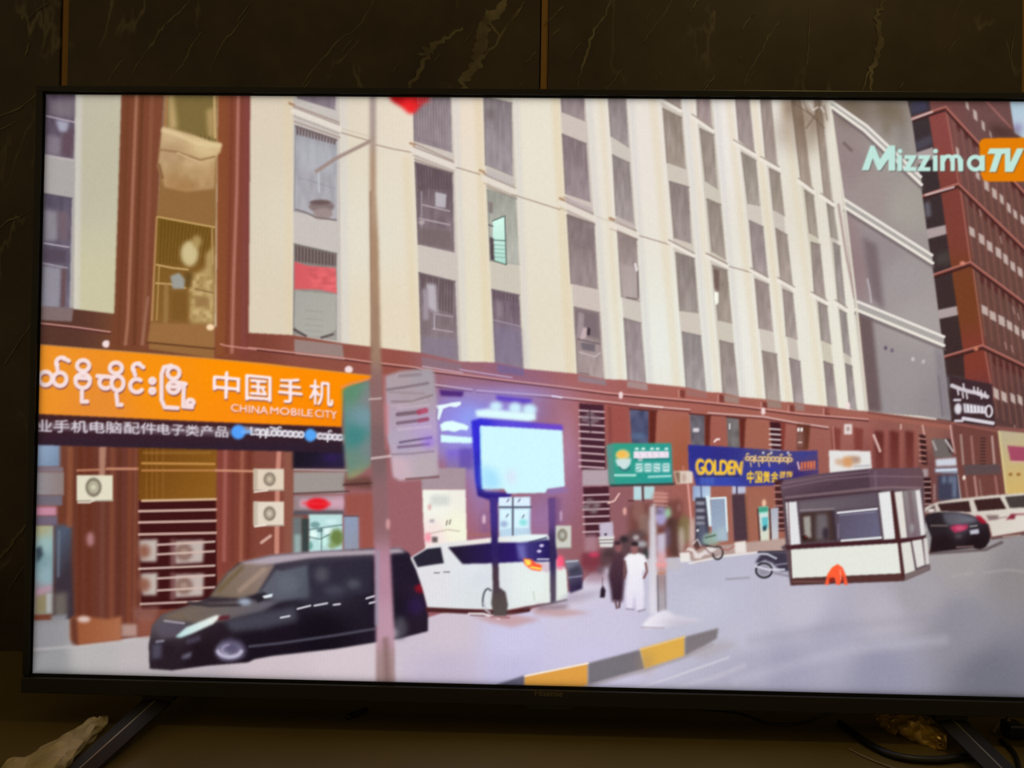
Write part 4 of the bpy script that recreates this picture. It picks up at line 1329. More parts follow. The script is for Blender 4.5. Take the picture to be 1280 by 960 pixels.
for q, c, rv in (([(787, 511), (811, 513), (811, 556), (790, 556)], (78, 82, 112), [(811, 513), (821, 514), (819, 556), (811, 556)]),
                 ([(862, 517), (881, 519), (881, 560), (864, 558)], (104, 98, 108), [(881, 519), (888, 520), (887, 560), (881, 560)]),
                 ([(908, 521), (924, 523), (925, 562), (910, 560)], (112, 106, 106), [(924, 523), (932, 524), (930, 562), (925, 562)])):
    part_id('window', 'small dark upper window in the brown front')
    poly(q, c, .9)
    grain(q, 16, 6, 9, int(q[0][0]), 1)
    poly(rv, (98, 40, 34), 1, 1, False)
    line([q[0], q[1], rv[1]], 2, (80, 34, 32), .8, .8)
ell(798, 545, 9, 4, (92, 116, 150), 2, .8)
rect(866, 535, 874, 540, (226, 222, 226), 1, .95, False)
line([(912, 530), (912, 536)], 1.8, (226, 222, 222), .7)
back_to(BROWN)
poly([(822, 516), (860, 520), (860, 590), (842, 590), (840, 556), (822, 556)], lin(824, 530, (168, 102, 86), 860, 560, (162, 90, 64)), 1.6, .9, False)
line([(893, 552), (896, 549), (899, 549)], 2.2, (250, 232, 232), .8)
grille('vent_grille', 'small slatted grille above the blue sign', 962, 976, 527, 563, (536, 542.5, 549, 555.5, 562), (64, 26, 34), (226, 214, 214), 2.0, 1)
back_to(BROWN)
poly([(976, 528), (982, 529), (980, 562), (976, 562)], (122, 50, 44), 1, .8, False)
part_id('window', 'dark window with two bright spots, above the blue sign')
poly([(996, 530), (1013, 531), (1010, 562), (996, 562)], (98, 52, 40), 1)
rect(996, 540, 1004, 560, (150, 110, 104), 1.8, .7, False)
for x_ in (998, 1002):
    ell(x_, 537, 1.5, 3, (252, 250, 250), .6)
line([(998, 553), (1002, 553)], 1.4, (230, 214, 210), .6)
back_to(BROWN)
for x_ in (1039, 1067):
    poly([(x_, 534), (x_ + 12, 536), (x_ + 11, 563), (x_ + 1, 562)], (122, 56, 50), 1.2, .8, False)
line([(1041, 534), (1043, 562)], 2, (196, 140, 130), .8, .7)
part_id('air_conditioner', 'small white air conditioner high on the brown front')
rect(1055, 530, 1065, 543, (228, 212, 208), .8)
ell(1060, 536, 2, 3, (170, 150, 146), .8)
back_to(BROWN)
for x_ in (1093, 1112, 1131):
    poly([(x_, 538), (x_ + 12, 540), (x_ + 11, 600), (x_ + 2, 600)], lin(x_, 540, (96, 40, 36), x_, 600, (120, 60, 54)), 1.4, .9, False)
for x_ in (1088, 1107, 1126, 1144):
    line([(x_, 536), (x_ + 1, 600)], 4, (156, 88, 80), 1.6, .6)
line([(1092, 544), (1097, 556), (1100, 564)], 3, (226, 190, 184), .9, .9)
line([(1153, 532), (1156, 546)], 2, (222, 180, 172), .8, .8)
line([(1126, 531), (1126, 536)], 2, (222, 190, 180), .8, .8)
grille('vent_grille', 'narrow dark vent strip right of the kiosk roof', 1149, 1157, 543, 580, (548, 555, 562, 569, 576), (56, 28, 30), (186, 130, 120), 1.8, 1)
grille('vent_grille', 'narrow dark vent strip beside the kiosk', 1154, 1163, 597, 634, (602, 609, 616, 623, 630), (50, 24, 28), (180, 140, 134), 1.8, 0)
back_to(BROWN)
rect(1153, 586, 1160, 596, (170, 156, 160), 1, .9, False)
part_id('window', 'grey shop window at the right end of the brown front')
poly([(1164, 548), (1187, 549), (1190, 572), (1168, 572)], (110, 100, 98), 1.2)
poly([(1182, 548), (1188, 549), (1192, 566), (1187, 566)], (54, 36, 40), 1, .9, False)
line([(1166, 552), (1170, 562)], 2.6, (176, 166, 164), 1, .9)
line([(1182, 550), (1191, 564)], 2.4, (206, 196, 196), .8, .9)
back_to(BROWN)
line([(1188, 532), (1190, 548), (1194, 566)], 2.4, (206, 160, 156), .8, .9)
part_id('shop_sign', 'small blue-white shop sign right of the kiosk')
poly([(1169, 574), (1196, 572), (1197, 582), (1170, 583)], (204, 208, 220), 1.2)
poly([(1168, 585), (1198, 584), (1198, 592), (1169, 591)], (146, 158, 178), 1)
line([(1171, 588), (1196, 587)], 2.4, (214, 218, 228), .8)
part_id('doorway', 'dark blue shop doorway right of the kiosk')
poly([(1172, 594), (1198, 593), (1201, 626), (1172, 626)], (62, 62, 82), 1.4)
for x_ in (1178, 1186, 1191):
    rect(x_, 595, x_ + 4, 604 if x_ < 1190 else 622, (130, 146, 172), 1.3, .8, False)
line([(1198, 594), (1201, 624)], 2.4, (182, 172, 182), .8, .9)
line([(1168, 606), (1168, 624)], 2, (180, 160, 160), .9, .6)
# far block ground floor
part_id('shop_front', 'brown ribbed lower front of the far block')
poly([(1190, 528), (1250, 538), (1256, 622), (1202, 626), (1196, 580)], (112, 66, 60), 1)
for x_, y0_, y1_, c in ((1201, 544, 580, (170, 140, 130)), (1214, 546, 580, (160, 112, 104)), (1240, 546, 580, (186, 156, 148)), (1206, 598, 620, (150, 100, 96)), (1218, 596, 620, (182, 138, 130)), (1224, 600, 620, (140, 100, 92)), (1244, 596, 618, (160, 106, 100))):
    line([(x_, y0_), (x_ + 3, y1_)], 3, c, 1, .85)
for y_ in range(548, 582, 4):
    line([(1226, y_), (1231, y_)], 1.8, (64, 40, 40), .6, .85)
line([(1190, 529), (1250, 540)], 1.8, (158, 96, 88), .7, .8)
part_id('shop_sign', 'plain grey-brown sign board on the far block')
poly([(1204, 581), (1249, 580), (1251, 592), (1206, 594)], (92, 74, 76), .9)
ell(1205, 597, 1.8, 3, (250, 236, 220), .7)
part_id('shop_sign', 'dark sign with white script and an emblem on the far block')
poly([(1186, 470), (1240, 480), (1244, 534), (1193, 527)], (62, 42, 48), 1)
pts_ = [(1190, 482), (1200, 486), (1210, 489), (1220, 491), (1234, 496)]
line(pts_, 5, (214, 206, 212), 1, .95)
for x_, y_, l_ in ((1197, 488, 5), (1203, 491, 6), (1208, 492, 6), (1204, 480, 5), (1217, 484, 5), (1226, 488, 10), (1222, 485, 8), (1231, 490, 4)):
    line([(x_, y_), (x_ + 1, y_ + l_)], 2.2, (222, 214, 220), .7, .9)
ell(1197.5, 511, 4.5, 7, (220, 214, 222), 1)
line([(1193, 500), (1200, 500)], 3, (206, 200, 208), .9)
line([(1194, 526), (1203, 526)], 3, (212, 206, 214), .9)
poly([(1204, 504), (1232, 508), (1233, 517), (1205, 516)], (222, 218, 226), .8, 1, False)
for k in range(6):
    line([(1207 + k * 4.4, 504), (1208 + k * 4.4, 514)], .9, (90, 74, 84), .5, .8)
arc(1236, 514, 4, 7, -80, 250, 2.4, (222, 214, 222), .8)
line([(1204, 523), (1241, 529)], 4.4, (218, 212, 220), .9)
part_id('shop_front', 'pale yellow shop front at the right edge of the television picture')
poly([(1247, 538), (1376, 550), (1376, 625), (1257, 618)], lin(1250, 540, (186, 174, 146), 1270, 610, (206, 176, 108)), .9)
poly([(1259, 557), (1376, 566), (1376, 582), (1263, 576)], (162, 74, 98), 1, 1, False)
line([(1264, 577), (1376, 580)], 1.6, (214, 170, 160), .7, .9)
for x_ in (1263, 1273):
    ell(x_, 593, 2.5, 1.8, (150, 100, 40), .9)
line([(1249, 540), (1258, 616)], 2.4, (214, 196, 140), .9, .8)

# ============ 8. shop signs, doors, pavement things in the middle
part_id('shop_sign', 'green shop sign with white lettering and a round yellow emblem')
poly([(759, 557), (768, 554), (839, 554), (841, 604), (768, 606), (762, 606)], lin(762, 560, (52, 160, 132), 820, 604, (42, 154, 148)), 1)
poly([(758, 557), (766, 554), (768, 606), (762, 606)], (92, 142, 136), 1.4, .9, False)
line([(764, 607), (842, 605)], 3, (36, 60, 62), 1.2, .8)
ell(778.5, 569, 9, 7, (228, 200, 120), 1.2)
ell(777, 568, 5.5, 3.6, (246, 190, 84), 1)
poly([(769, 574), (789, 573), (788, 580), (784, 585), (780, 587), (776, 585), (771, 581)], (206, 226, 226), 1, 1, False)
arc(781, 582, 7, 6, 200, 340, 2, (60, 110, 120), .7, .9)
line([(769, 594), (794, 594)], 3, (170, 222, 214), .9)
line([(811, 596), (838, 595)], 3, (150, 214, 206), .9)
poly([(792, 564), (836, 564), (836, 572.5), (804, 573), (803, 576), (798, 576), (797, 573), (792, 573)], (240, 226, 238), .7, 1, False)
for x_ in (796, 804, 815, 822, 833):
    ell(x_, 561, 2.6, 1.6, (224, 244, 238), .7)
line([(793, 574), (836, 573.5)], 1.2, (40, 96, 96), .6, .7)
for x_ in (799, 808.5, 815, 823, 831):
    line([(x_, 566), (x_ + 1.5, 571)], 1.1, (176, 184, 198), .5, .6)
for x_, gl in ((799, '5'), (810, '0'), (821, '0'), (832.5, '0')):
    rect(x_ - 4.4, 579, x_ + 4.4, 590, (210, 236, 236), 1.0, .9, False)
for pts in ([(796, 583), (803, 582)], [(801, 585), (796, 588)], [(807, 583), (813, 583)], [(807, 586), (813, 586)], [(818, 582), (824, 583)], [(818, 586), (823, 588)], [(830, 582), (835, 582)], [(830, 585.5), (835, 585.5)]):
    line(pts, 1.2, (80, 150, 146), .5, .8)
part_id('air_conditioner', 'cream air conditioner between the green and blue signs')
poly([(842, 589), (866, 588), (866, 604), (846, 605)], (222, 206, 194), .8)
poly([(843, 590), (850, 590), (850, 604), (847, 604)], (130, 96, 74), 1, .9, False)
ell(855, 597, 3, 6, (196, 170, 156), 1)
line([(854, 583), (854, 588)], 1.8, (196, 130, 120), .7, .8)
back_to(BROWN)
line([(860, 606), (863, 640), (865, 672)], 2.6, (226, 158, 148), .8, .9)
air_con(692, 657, 714, 685, (206, 206, 196), (703, 669), (6, 8), 'white air conditioner beside the white van')
back_to(BROWN)
rect(792, 608, 802, 625, (188, 224, 230), .9, .95, False)
rect(805, 608, 818, 624, (182, 220, 224), .9, .95, False)
line([(803, 608), (804, 626)], 2, (70, 60, 66), .7, .9)
line([(786, 626), (792, 626)], 2, (70, 40, 40), 1, .7)
line([(760, 629), (768, 626), (774, 617)], 2, (246, 206, 196), .7, .9)
for x_, y_, c in ((781, 639, (240, 180, 170)), (848, 635, (250, 206, 194)), (955, 629, (252, 210, 180)), (900, 631, (220, 150, 140))):
    ell(x_, y_, 2.4, 5, c, 1, .9)
poly([(786, 632), (852, 624), (858, 702), (800, 706), (786, 690)], (112, 66, 60), 3, .85, False)
# cluttered shop mouth under the green sign
for x_, y_, rx, ry, c, aa in ((798, 640, 8, 12, (150, 108, 100), .7), (806, 656, 8, 14, (150, 128, 120), .6), (825, 622, 10, 8, (190, 128, 118), .8), (826, 645, 8, 12, (176, 170, 220), .9), (835, 641, 3.4, 7, (160, 220, 176), .9),
                              (838, 655, 4, 8, (60, 44, 44), .8), (822, 640, 8, 1.6, (50, 34, 40), .8), (844, 672, 8, 26, (84, 56, 52), .8), (856, 662, 9, 18, (124, 112, 74), .8), (834, 672, 4, 14, (104, 92, 120), .7),
                              (852, 676, 4, 18, (196, 178, 168), .8), (866, 668, 5, 22, (206, 180, 174), .8), (797, 668, 12, 6, (90, 70, 70), .7)):
    ell(x_, y_, rx, ry, c, 2.2, aa)
for y_ in (616, 621, 626, 631):
    line([(818, y_), (834, y_ + 1)], 1.6, (214, 160, 150), .8, .7)
part_id('shop_window', 'dark glass door with stacked goods under the blue sign')
rect(866, 607, 888, 626, lin(868, 610, (150, 168, 206), 888, 620, (190, 214, 232)), 1)
line([(876, 607), (877, 624)], 2, (80, 84, 120), .8, .8)
rect(869, 622, 886, 682, (62, 58, 74), 1)
for y_ in (627, 636, 645, 652):
    rect(870, y_, 881, y_ + 4, (176, 176, 190), 1.1, .85, False)
ell(878, 668, 6, 14, (98, 104, 126), 1.8, .8)
ell(872, 663, 1.6, 1.6, (240, 240, 240), .6)
part_id('shop_window', 'pale blue glass door with white frame under the blue sign')
poly([(882, 620), (887, 620), (891, 658), (886, 658)], (228, 244, 250), .7)
poly([(888, 624), (907, 622), (910, 676), (890, 676)], lin(890, 630, (146, 160, 184), 908, 676, (162, 178, 196)), .8)
line([(889, 623), (907, 622), (909, 664)], 2.2, (230, 246, 250), .6)
part_id('doorway', 'dark brown doorway under the blue sign')
rect(915, 607, 932, 618, (188, 190, 212), 1)
line([(921, 608), (921, 617)], 1.8, (60, 50, 70), .6)
poly([(914, 618), (932, 617), (936, 676), (917, 677)], (76, 54, 64), 1.2)
line([(913, 610), (916, 676)], 2.6, (160, 104, 98), 1, .8)
line([(932, 618), (936, 676)], 3, (150, 96, 72), 1, .7)
part_id('shop_sign', 'dark blue jewellery shop sign with yellow lettering')
poly([(860, 556), (900, 558), (990, 564), (1022, 563), (1023, 594), (985, 606), (935, 608), (870, 607), (866, 590), (861, 588)],
     idw((880, 562, (46, 48, 140)), (900, 570, (48, 46, 130)), (900, 602, (56, 72, 172)), (960, 572, (76, 72, 110)), (960, 584, (52, 56, 160)), (1005, 568, (60, 64, 140)), (1010, 580, (90, 66, 104)), (1000, 596, (58, 44, 110)), p=3), .9)
for x_ in (878, 884, 890):
    rect(x_ - 2, 596, x_ + 2, 606, (92, 130, 206), 1.6, .6, False)
words_on('GOLDEN', [(869, 573), (929, 576), (927, 594.5), (870, 594)], (206, 168, 110), .9, .7, spacing=.92)
words_on('GOLDEN', [(870.5, 574.5), (927, 577), (925.5, 592.5), (871.5, 592)], (250, 198, 50), .55, .5, spacing=.92)
line([(872, 595), (924, 595)], 1.6, (40, 24, 40), .8, .7)
line([(932, 573), (989, 575)], 6, (190, 150, 110), 1.4, .45)
script(932, 573, 990, 574.5, 11, 2.6, 1.9, (228, 192, 132), 12, .6)
for x_ in (938, 948, 961):
    line([(x_, 578), (x_ + 1, 583)], 1.6, (222, 190, 140), .6, .9)
for x_ in (954, 964, 985):
    ell(x_, 566, 1.6, 1.8, (206, 206, 214), .6)
words_on('中国黄金', [(934, 588), (973, 589.5), (973, 603), (934, 604)], (252, 204, 64), .5, .45)
words_on('首饰', [(974, 589), (991, 588.5), (990, 597), (974, 598)], (240, 190, 80), .4, .45)
for k in range(5):
    rect(1001 + k * 3.9, 577.5 - k * .4, 1003.6 + k * 3.9, 586.5 - k * .4, (238, 120, 70), .6, .95, False)
line([(997, 578), (999, 586)], 2.2, (236, 190, 190), .7, .9)
line([(1000, 588), (1020, 586)], 1.4, (206, 110, 80), .6, .8)
part_id('shop_sign', 'white shop sign with a faded orange motif above the kiosk')
poly([(1036, 563), (1088, 564), (1090, 590), (1037, 592)], (228, 226, 224), .8)
for q, c in (([(1043, 574), (1054, 573), (1060, 570), (1074, 571), (1075, 579), (1062, 583), (1045, 581)], (206, 170, 140)), ([(1054, 572), (1066, 571), (1064, 584), (1054, 583)], (214, 150, 96)), ([(1064, 571), (1075, 571), (1075, 578), (1066, 578)], (170, 140, 128))):
    poly(q, c, 1.4, .85, False)
line([(1068, 583), (1087, 582)], 2.6, (186, 184, 188), 1, .9)
# standing boards by the slatted vent
grille('vent_grille', 'dark slatted vent behind the standing boards', 968, 986, 600, 664, (607, 615, 624, 632, 640, 647, 654, 661), (72, 36, 38), (182, 132, 126), 1.8, 0)
part_id('standing_board', 'white and teal advertising board standing on the pavement')
poly([(948, 634), (960, 633), (962, 680), (951, 682)], idw((954, 645, (206, 224, 220)), (956, 672, (216, 218, 200)), p=3), .7)
poly([(948, 634), (960, 633), (960, 640), (948, 641)], (70, 160, 132), .8, 1, False)
poly([(952, 647), (960, 646), (960, 660), (953, 660)], (98, 192, 200), .9, 1, False)
poly([(953, 659), (958, 656), (958, 663), (954, 664)], (34, 70, 88), .8, 1, False)
line([(949, 641), (959, 640)], 1.4, (130, 214, 200), .6)
part_id('standing_board', 'pale blue-grey board standing on the pavement, beside the teal one')
poly([(963, 636), (973, 634), (973, 680), (965, 681)], lin(964, 640, (176, 180, 194), 972, 680, (206, 204, 208)), .7)
line([(962, 636), (964, 680)], 1.6, (50, 40, 46), .7, .9)
line([(947, 636), (950, 680)], 1.8, (60, 38, 40), .8, .8)

# ============ 9. ground
part_id('pavement', 'pale grey-lilac street surface and pavement')
GR = idw((50, 800, (128, 126, 130)), (60, 825, (150, 150, 152)), (110, 815, (182, 178, 178)), (170, 825, (188, 180, 182)), (240, 842, (190, 180, 186)), (340, 836, (206, 192, 198)), (440, 820, (212, 198, 204)),
         (560, 790, (208, 194, 206)), (560, 840, (196, 184, 206)), (640, 800, (204, 200, 230)), (640, 840, (196, 190, 222)), (740, 775, (204, 198, 222)), (740, 815, (204, 198, 226)), (720, 740, (214, 206, 222)),
         (880, 720, (187, 185, 204)), (880, 750, (194, 194, 212)), (930, 790, (190, 188, 206)), (940, 840, (174, 170, 190)), (1000, 760, (192, 188, 204)), (980, 840, (163, 159, 181)), (1040, 800, (172, 168, 188)),
         (1100, 770, (181, 176, 188)), (1100, 840, (149, 147, 168)), (1200, 700, (162, 155, 156)), (1200, 780, (142, 139, 150)), (1150, 740, (164, 158, 166)), (1240, 850, (114, 113, 126)), (1270, 720, (142, 136, 138)), (1340, 800, (122, 122, 136)), (1190, 690, (164, 158, 160)), p=3.4)
poly([(30, 776), (90, 774), (96, 806), (190, 794), (240, 800), (534, 772), (560, 764), (660, 764), (720, 735), (742, 712), (770, 700), (840, 697), (905, 693), (950, 690), (988, 690), (1160, 692), (1240, 672), (1376, 655), (1376, 890), (30, 890)], GR, .9)
poly([(36, 780), (90, 778), (88, 806), (36, 812)], (150, 148, 152), 2.5, .7, False)
line([(40, 812), (96, 808), (190, 798)], 3, (196, 190, 190), 2, .6)
GND = cur
part_id('pavement', 'raised brown-grey shop pavement with a pale kerb')
poly([(856, 694), (880, 684), (950, 676), (988, 672), (990, 690), (950, 689), (905, 694), (870, 704)], lin(880, 690, (176, 150, 144), 980, 680, (186, 160, 150)), 1)
line([(862, 704), (905, 695), (950, 690), (988, 690)], 3, (230, 224, 222), .9, .9)
rect(800, 698, 850, 712, (196, 188, 190), 2.5, .7, False)
back_to(GND)
line([(908, 724), (936, 722)], 2.2, (150, 144, 156), 1.4, .8)
line([(850, 858), (895, 846), (930, 832)], 5, (204, 200, 214), 3, .5)
for pts, c, aa in (([(940, 800), (1040, 784), (1180, 770)], (150, 148, 162), .25), ([(920, 850), (1060, 812), (1180, 800)], (196, 194, 210), .3), ([(1230, 716), (1260, 712), (1290, 716)], (170, 164, 166), .5), ([(1190, 720), (1215, 716)], (172, 168, 170), .5)):
    line(pts, 12 if aa < .35 else 3, c, 5 if aa < .35 else 1.6, aa)
# kerb: yellow and grey blocks
part_id('kerb', 'yellow and dark grey striped kerb along the street')
for q, c in (([(625, 854), (656, 844), (658, 872), (590, 872)], (98, 94, 116)), ([(656, 845), (735, 829), (735, 856), (700, 872), (655, 872)], (222, 158, 70)), ([(735, 829), (800, 812), (806, 836), (735, 856)], (118, 112, 120)),
             ([(800, 811), (856, 795), (856, 820), (806, 836)], (222, 172, 76)), ([(856, 796), (898, 785), (896, 798), (880, 808), (856, 820)], (126, 118, 122))):
    poly(q, c, 1.2)
glow(808, 828, 8, 10, (170, 140, 100), .4)
line([(656, 845), (735, 829)], 2, (252, 240, 226), .7, .95)
line([(800, 812), (856, 796)], 1.8, (236, 200, 140), .9, .8)
back_to(GND)
line([(700, 870), (740, 856), (806, 838), (860, 820), (890, 806)], 4, (158, 146, 146), 2, .6)
line([(770, 868), (830, 850), (910, 822)], 2.6, (214, 210, 220), 1.2, .7)
poly([(860, 818), (900, 800), (925, 806), (880, 824)], (172, 162, 164), 3, .5, False)

# ============ 10. vehicles
part_id('box', 'tan cardboard box at the foot of the left pier')
poly([(88, 772), (100, 770), (135, 774), (152, 770), (152, 800), (98, 806), (88, 800)], lin(92, 780, (150, 84, 52), 150, 790, (168, 106, 74)), 1.4)
poly([(88, 774), (96, 772), (98, 806), (90, 806)], (90, 48, 38), 1.4, .8, False)
ell(105, 774, 8, 4, (222, 200, 196), 1.6, .9, False)
rect(152, 780, 172, 796, (190, 160, 152), 1.6, .8, False)
rect(172, 772, 192, 796, (150, 88, 72), 2, .7, False)
poly([(166, 760), (200, 756), (194, 776), (168, 776)], (146, 100, 92), 2.4, .6, False)

BV = part_id('van', 'black minivan parked at the kerb, nearest vehicle in the television picture')
poly([(187, 836), (186, 806), (190, 782), (202, 768), (236, 757), (262, 746), (284, 716), (298, 704), (340, 694), (400, 689), (470, 685), (500, 685), (511, 691), (522, 712), (530, 738), (535, 768), (535, 789), (500, 798),
      (420, 811), (340, 820), (318, 824), (310, 828), (260, 832), (215, 838)],
     idw((210, 780, (92, 84, 90)), (210, 815, (38, 26, 36)), (250, 820, (30, 18, 28)), (330, 800, (24, 16, 28)), (400, 790, (18, 12, 24)), (500, 760, (28, 20, 36)), (520, 730, (38, 26, 46)), (400, 730, (54, 52, 66)), (520, 785, (36, 26, 40)), p=3), 1)
poly([(300, 703), (340, 694), (400, 689), (500, 685), (508, 691), (470, 694), (400, 697), (345, 705), (310, 712)], (176, 162, 172), 1.4, 1, False)
poly([(262, 746), (284, 716), (300, 704), (344, 706), (322, 742), (300, 748)], lin(265, 740, (118, 102, 86), 330, 712, (140, 120, 112)), 1.6, 1, False)
line([(300, 738), (330, 712)], 6, (176, 150, 132), 2.4, .6)
line([(274, 738), (302, 710)], 5, (110, 88, 58), 2.2, .7)
poly([(320, 746), (344, 712), (384, 702), (386, 746), (350, 752)], lin(330, 720, (94, 96, 108), 384, 745, (84, 88, 102)), 2, 1, False)
poly([(344, 706), (386, 699), (466, 694), (466, 700), (386, 706), (350, 714)], (62, 54, 68), 1.4, .9, False)
poly([(388, 704), (464, 698), (464, 742), (388, 750)], (46, 42, 58), 1.6, .9, False)
for x_, y_, rx, ry, c, aa in ((402, 718, 9, 10, (96, 94, 104), .7), (418, 738, 14, 6, (84, 84, 98), .6), (442, 730, 9, 5, (104, 108, 116), .7), (380, 740, 8, 10, (78, 80, 92), .5), (360, 730, 14, 12, (104, 112, 122), .5)):
    ell(x_, y_, rx, ry, c, 3.5, aa)
poly([(202, 772), (236, 757), (300, 750), (352, 750), (330, 764), (280, 776), (250, 780)], lin(210, 770, (118, 100, 84), 330, 760, (98, 94, 104)), 1.8, 1, False)
line([(236, 753), (262, 757), (300, 756)], 4, (52, 44, 50), 1.6, .8)
poly([(280, 776), (330, 764), (370, 758), (372, 776), (330, 786), (290, 790)], (78, 78, 92), 3, .8, False)
ell(306, 752, 8, 4, (170, 184, 206), 2, .9)
poly([(318, 744), (330, 740), (338, 746), (322, 754)], (36, 32, 40), 1.2, .95, False)
poly([(328, 745), (341, 742), (340, 746), (331, 748)], (232, 240, 246), .6, 1, False)
poly([(198, 780), (224, 778), (236, 782), (218, 796), (200, 798)], (86, 78, 92), 2, .8, False)
line([(206, 776), (230, 779)], 2.6, (172, 164, 176), 1, .8)
poly([(219, 796), (233, 784), (270, 769), (277, 770), (266, 780), (240, 792), (226, 797)], lin(222, 795, (190, 224, 226), 268, 772, (234, 238, 230)), 1.1, 1, False)
poly([(274, 770), (288, 769), (286, 774), (272, 776)], (90, 28, 40), 1.2, .9, False)
poly([(232, 800), (250, 794), (252, 800), (234, 806)], (76, 70, 88), 1.6, .8, False)
poly([(190, 806), (202, 804), (202, 822), (190, 824)], (84, 82, 100), 2, .8, False)
poly([(227, 820), (240, 814), (238, 822), (228, 824)], (110, 108, 126), 1.4, .9, False)
line([(196, 802), (204, 801)], 3, (150, 148, 166), 1.4, .8)
line([(312, 808), (350, 804), (420, 794), (468, 786)], 3, (92, 88, 104), 1.4, .8)
poly([(272, 812), (276, 800), (288, 796), (302, 800), (310, 812), (306, 822), (276, 826)], (62, 54, 74), 1.6, .9, False)
ell(287, 814, 18, 12, (120, 114, 140), 2, .95)
ell(290, 810, 8, 6, (84, 76, 104), 2, .8)
arc(287, 812, 15, 9, 195, 345, 4.5, (206, 200, 222), 1.8, .8)
arc(287, 812, 9, 6, 100, 250, 2.5, (176, 170, 196), 1.4, .6)
for pts in ([(372, 761), (388, 757)], [(393, 757), (409, 754)], [(417, 756), (425, 755)], [(351, 772), (362, 770)], [(458, 748), (468, 745)], [(462, 754), (470, 752)]):
    line(pts, 2.2, (226, 224, 234), .6, .95)
poly([(490, 694), (508, 692), (518, 712), (526, 730), (492, 734)], (32, 24, 42), 1.6, .8, False)
poly([(518, 733), (529, 728), (530, 742), (520, 740)], (134, 18, 36), 1.3, .95, False)
glow(520, 758, 8, 8, (54, 32, 92), .6)
for x_, y_, rx, ry, c in ((500, 785, 9, 14, (84, 80, 92)), (492, 792, 5, 7, (188, 180, 194))):
    ell(x_, y_, rx, ry, c, 3, .8)

WV = part_id('van', 'white minivan parked behind the billboard posts')
poly([(513, 697), (534, 684), (546, 680), (560, 678), (615, 672), (660, 668), (684, 668), (690, 676), (700, 705), (708, 712), (710, 748), (690, 753), (656, 758), (636, 762), (535, 761), (528, 735), (520, 712)],
     idw((540, 730, (226, 224, 230)), (600, 725, (217, 223, 230)), (600, 750, (220, 226, 228)), (590, 708, (226, 230, 236)), (670, 730, (232, 240, 238)), (690, 735, (228, 234, 228)), (600, 676, (240, 232, 226)), (670, 672, (232, 246, 246)), p=3), .9)
poly([(516, 697), (534, 686), (551, 684), (555, 704), (540, 706), (522, 709)], (40, 36, 52), .9, 1, False)
poly([(560, 684), (620, 678), (644, 678), (660, 682), (655, 702), (620, 704), (578, 705)], lin(570, 690, (36, 26, 50), 640, 690, (44, 26, 104)), 1, 1, False)
poly([(644, 679), (684, 674), (690, 676), (698, 698), (690, 702), (655, 703)], lin(645, 690, (80, 72, 150), 690, 690, (34, 22, 84)), 1.2, 1, False)
poly([(646, 682), (656, 680), (658, 700), (648, 700)], (126, 122, 196), 2, .7, False)
line([(672, 699), (686, 699)], 2.2, (206, 206, 226), .7, .9)
for x_, y_ in ((677, 682), (674, 689)):
    ell(x_, y_, 3, 1.8, (226, 214, 250), .7)
line([(662, 678), (683, 672)], 2.4, (60, 60, 90), .8, .7)
poly([(654, 698), (664, 699), (670, 704), (680, 706), (676, 714), (664, 712), (656, 706)], (255, 92, 62), .9, 1, False)
poly([(655, 699), (663, 700), (664, 706), (658, 707)], (255, 226, 90), .9, 1, False)
line([(664, 709), (676, 711)], 2.6, (255, 220, 90), .8)
poly([(676, 704), (688, 703), (686, 716), (678, 714)], (214, 190, 206), 1, .9, False)
line([(667, 740), (668, 750)], 2, (196, 206, 190), 1, .7)
for pts in ([(543, 716), (549, 716)], [(555, 715), (562, 715)]):
    line(pts, 1.4, (96, 92, 98), .6, .9)
line([(535, 762), (600, 765), (636, 766), (660, 762)], 6, (72, 30, 32), 1.3, .95)
line([(656, 760), (690, 754), (708, 750)], 2.6, (92, 74, 84), 1.2, .8)
ell(700, 703, 5.6, 9, (255, 92, 128), 1.5, .95)
line([(692, 710), (706, 709)], 2.4, (206, 160, 180), .9, .8)
part_id('car', 'dark car partly hidden behind the white van')
poly([(706, 700), (724, 700), (729, 712), (728, 736), (712, 742), (710, 716)], lin(708, 705, (122, 122, 140), 724, 735, (44, 32, 66)), 1.2)
line([(708, 702), (722, 701)], 2, (190, 196, 206), .8, .9)
line([(710, 722), (727, 720)], 2, (150, 150, 180), .8, .8)
poly([(711, 712), (724, 706), (727, 716), (712, 720)], (58, 58, 76), 1.4, .8, False)
back_to(GND)
poly([(712, 742), (760, 738), (726, 752), (690, 757)], (160, 148, 168), 3, .6, False)
for q, c, aa in (([(590, 770), (640, 768), (676, 774), (640, 784), (612, 778)], (196, 148, 146), .7), ([(664, 760), (712, 762), (740, 766), (700, 771), (668, 768)], (192, 148, 146), .7), ([(670, 756), (712, 756), (706, 761), (672, 762)], (120, 92, 98), .7)):
    poly(q, c, 2, aa, False)
line([(586, 767), (604, 767), (624, 773)], 2.4, (240, 230, 232), .8, .9)
line([(588, 769), (606, 770)], 1.4, (110, 90, 96), .7, .8)
part_id('billboard_post', 'dark left post of the billboard with a round foot in front of the white van')
poly([(612, 622), (622, 622), (623, 700), (624, 734), (632, 740), (635, 756), (633, 770), (617, 770), (614, 754), (616, 734), (615, 700)], idw((617, 640, (66, 48, 132)), (618, 690, (46, 32, 96)), (619, 720, (74, 54, 66)), (624, 758, (86, 76, 74)), p=3), 1)
line([(614, 771), (636, 772)], 2.6, (150, 90, 92), 1, .7)
arc(610, 752, 6.5, 16, 60, 200, 2.4, (84, 84, 96), .9, .9)
line([(605, 754), (607, 762), (612, 766)], 3, (196, 196, 206), 1, .8)
part_id('billboard_post', 'dark right post of the billboard')
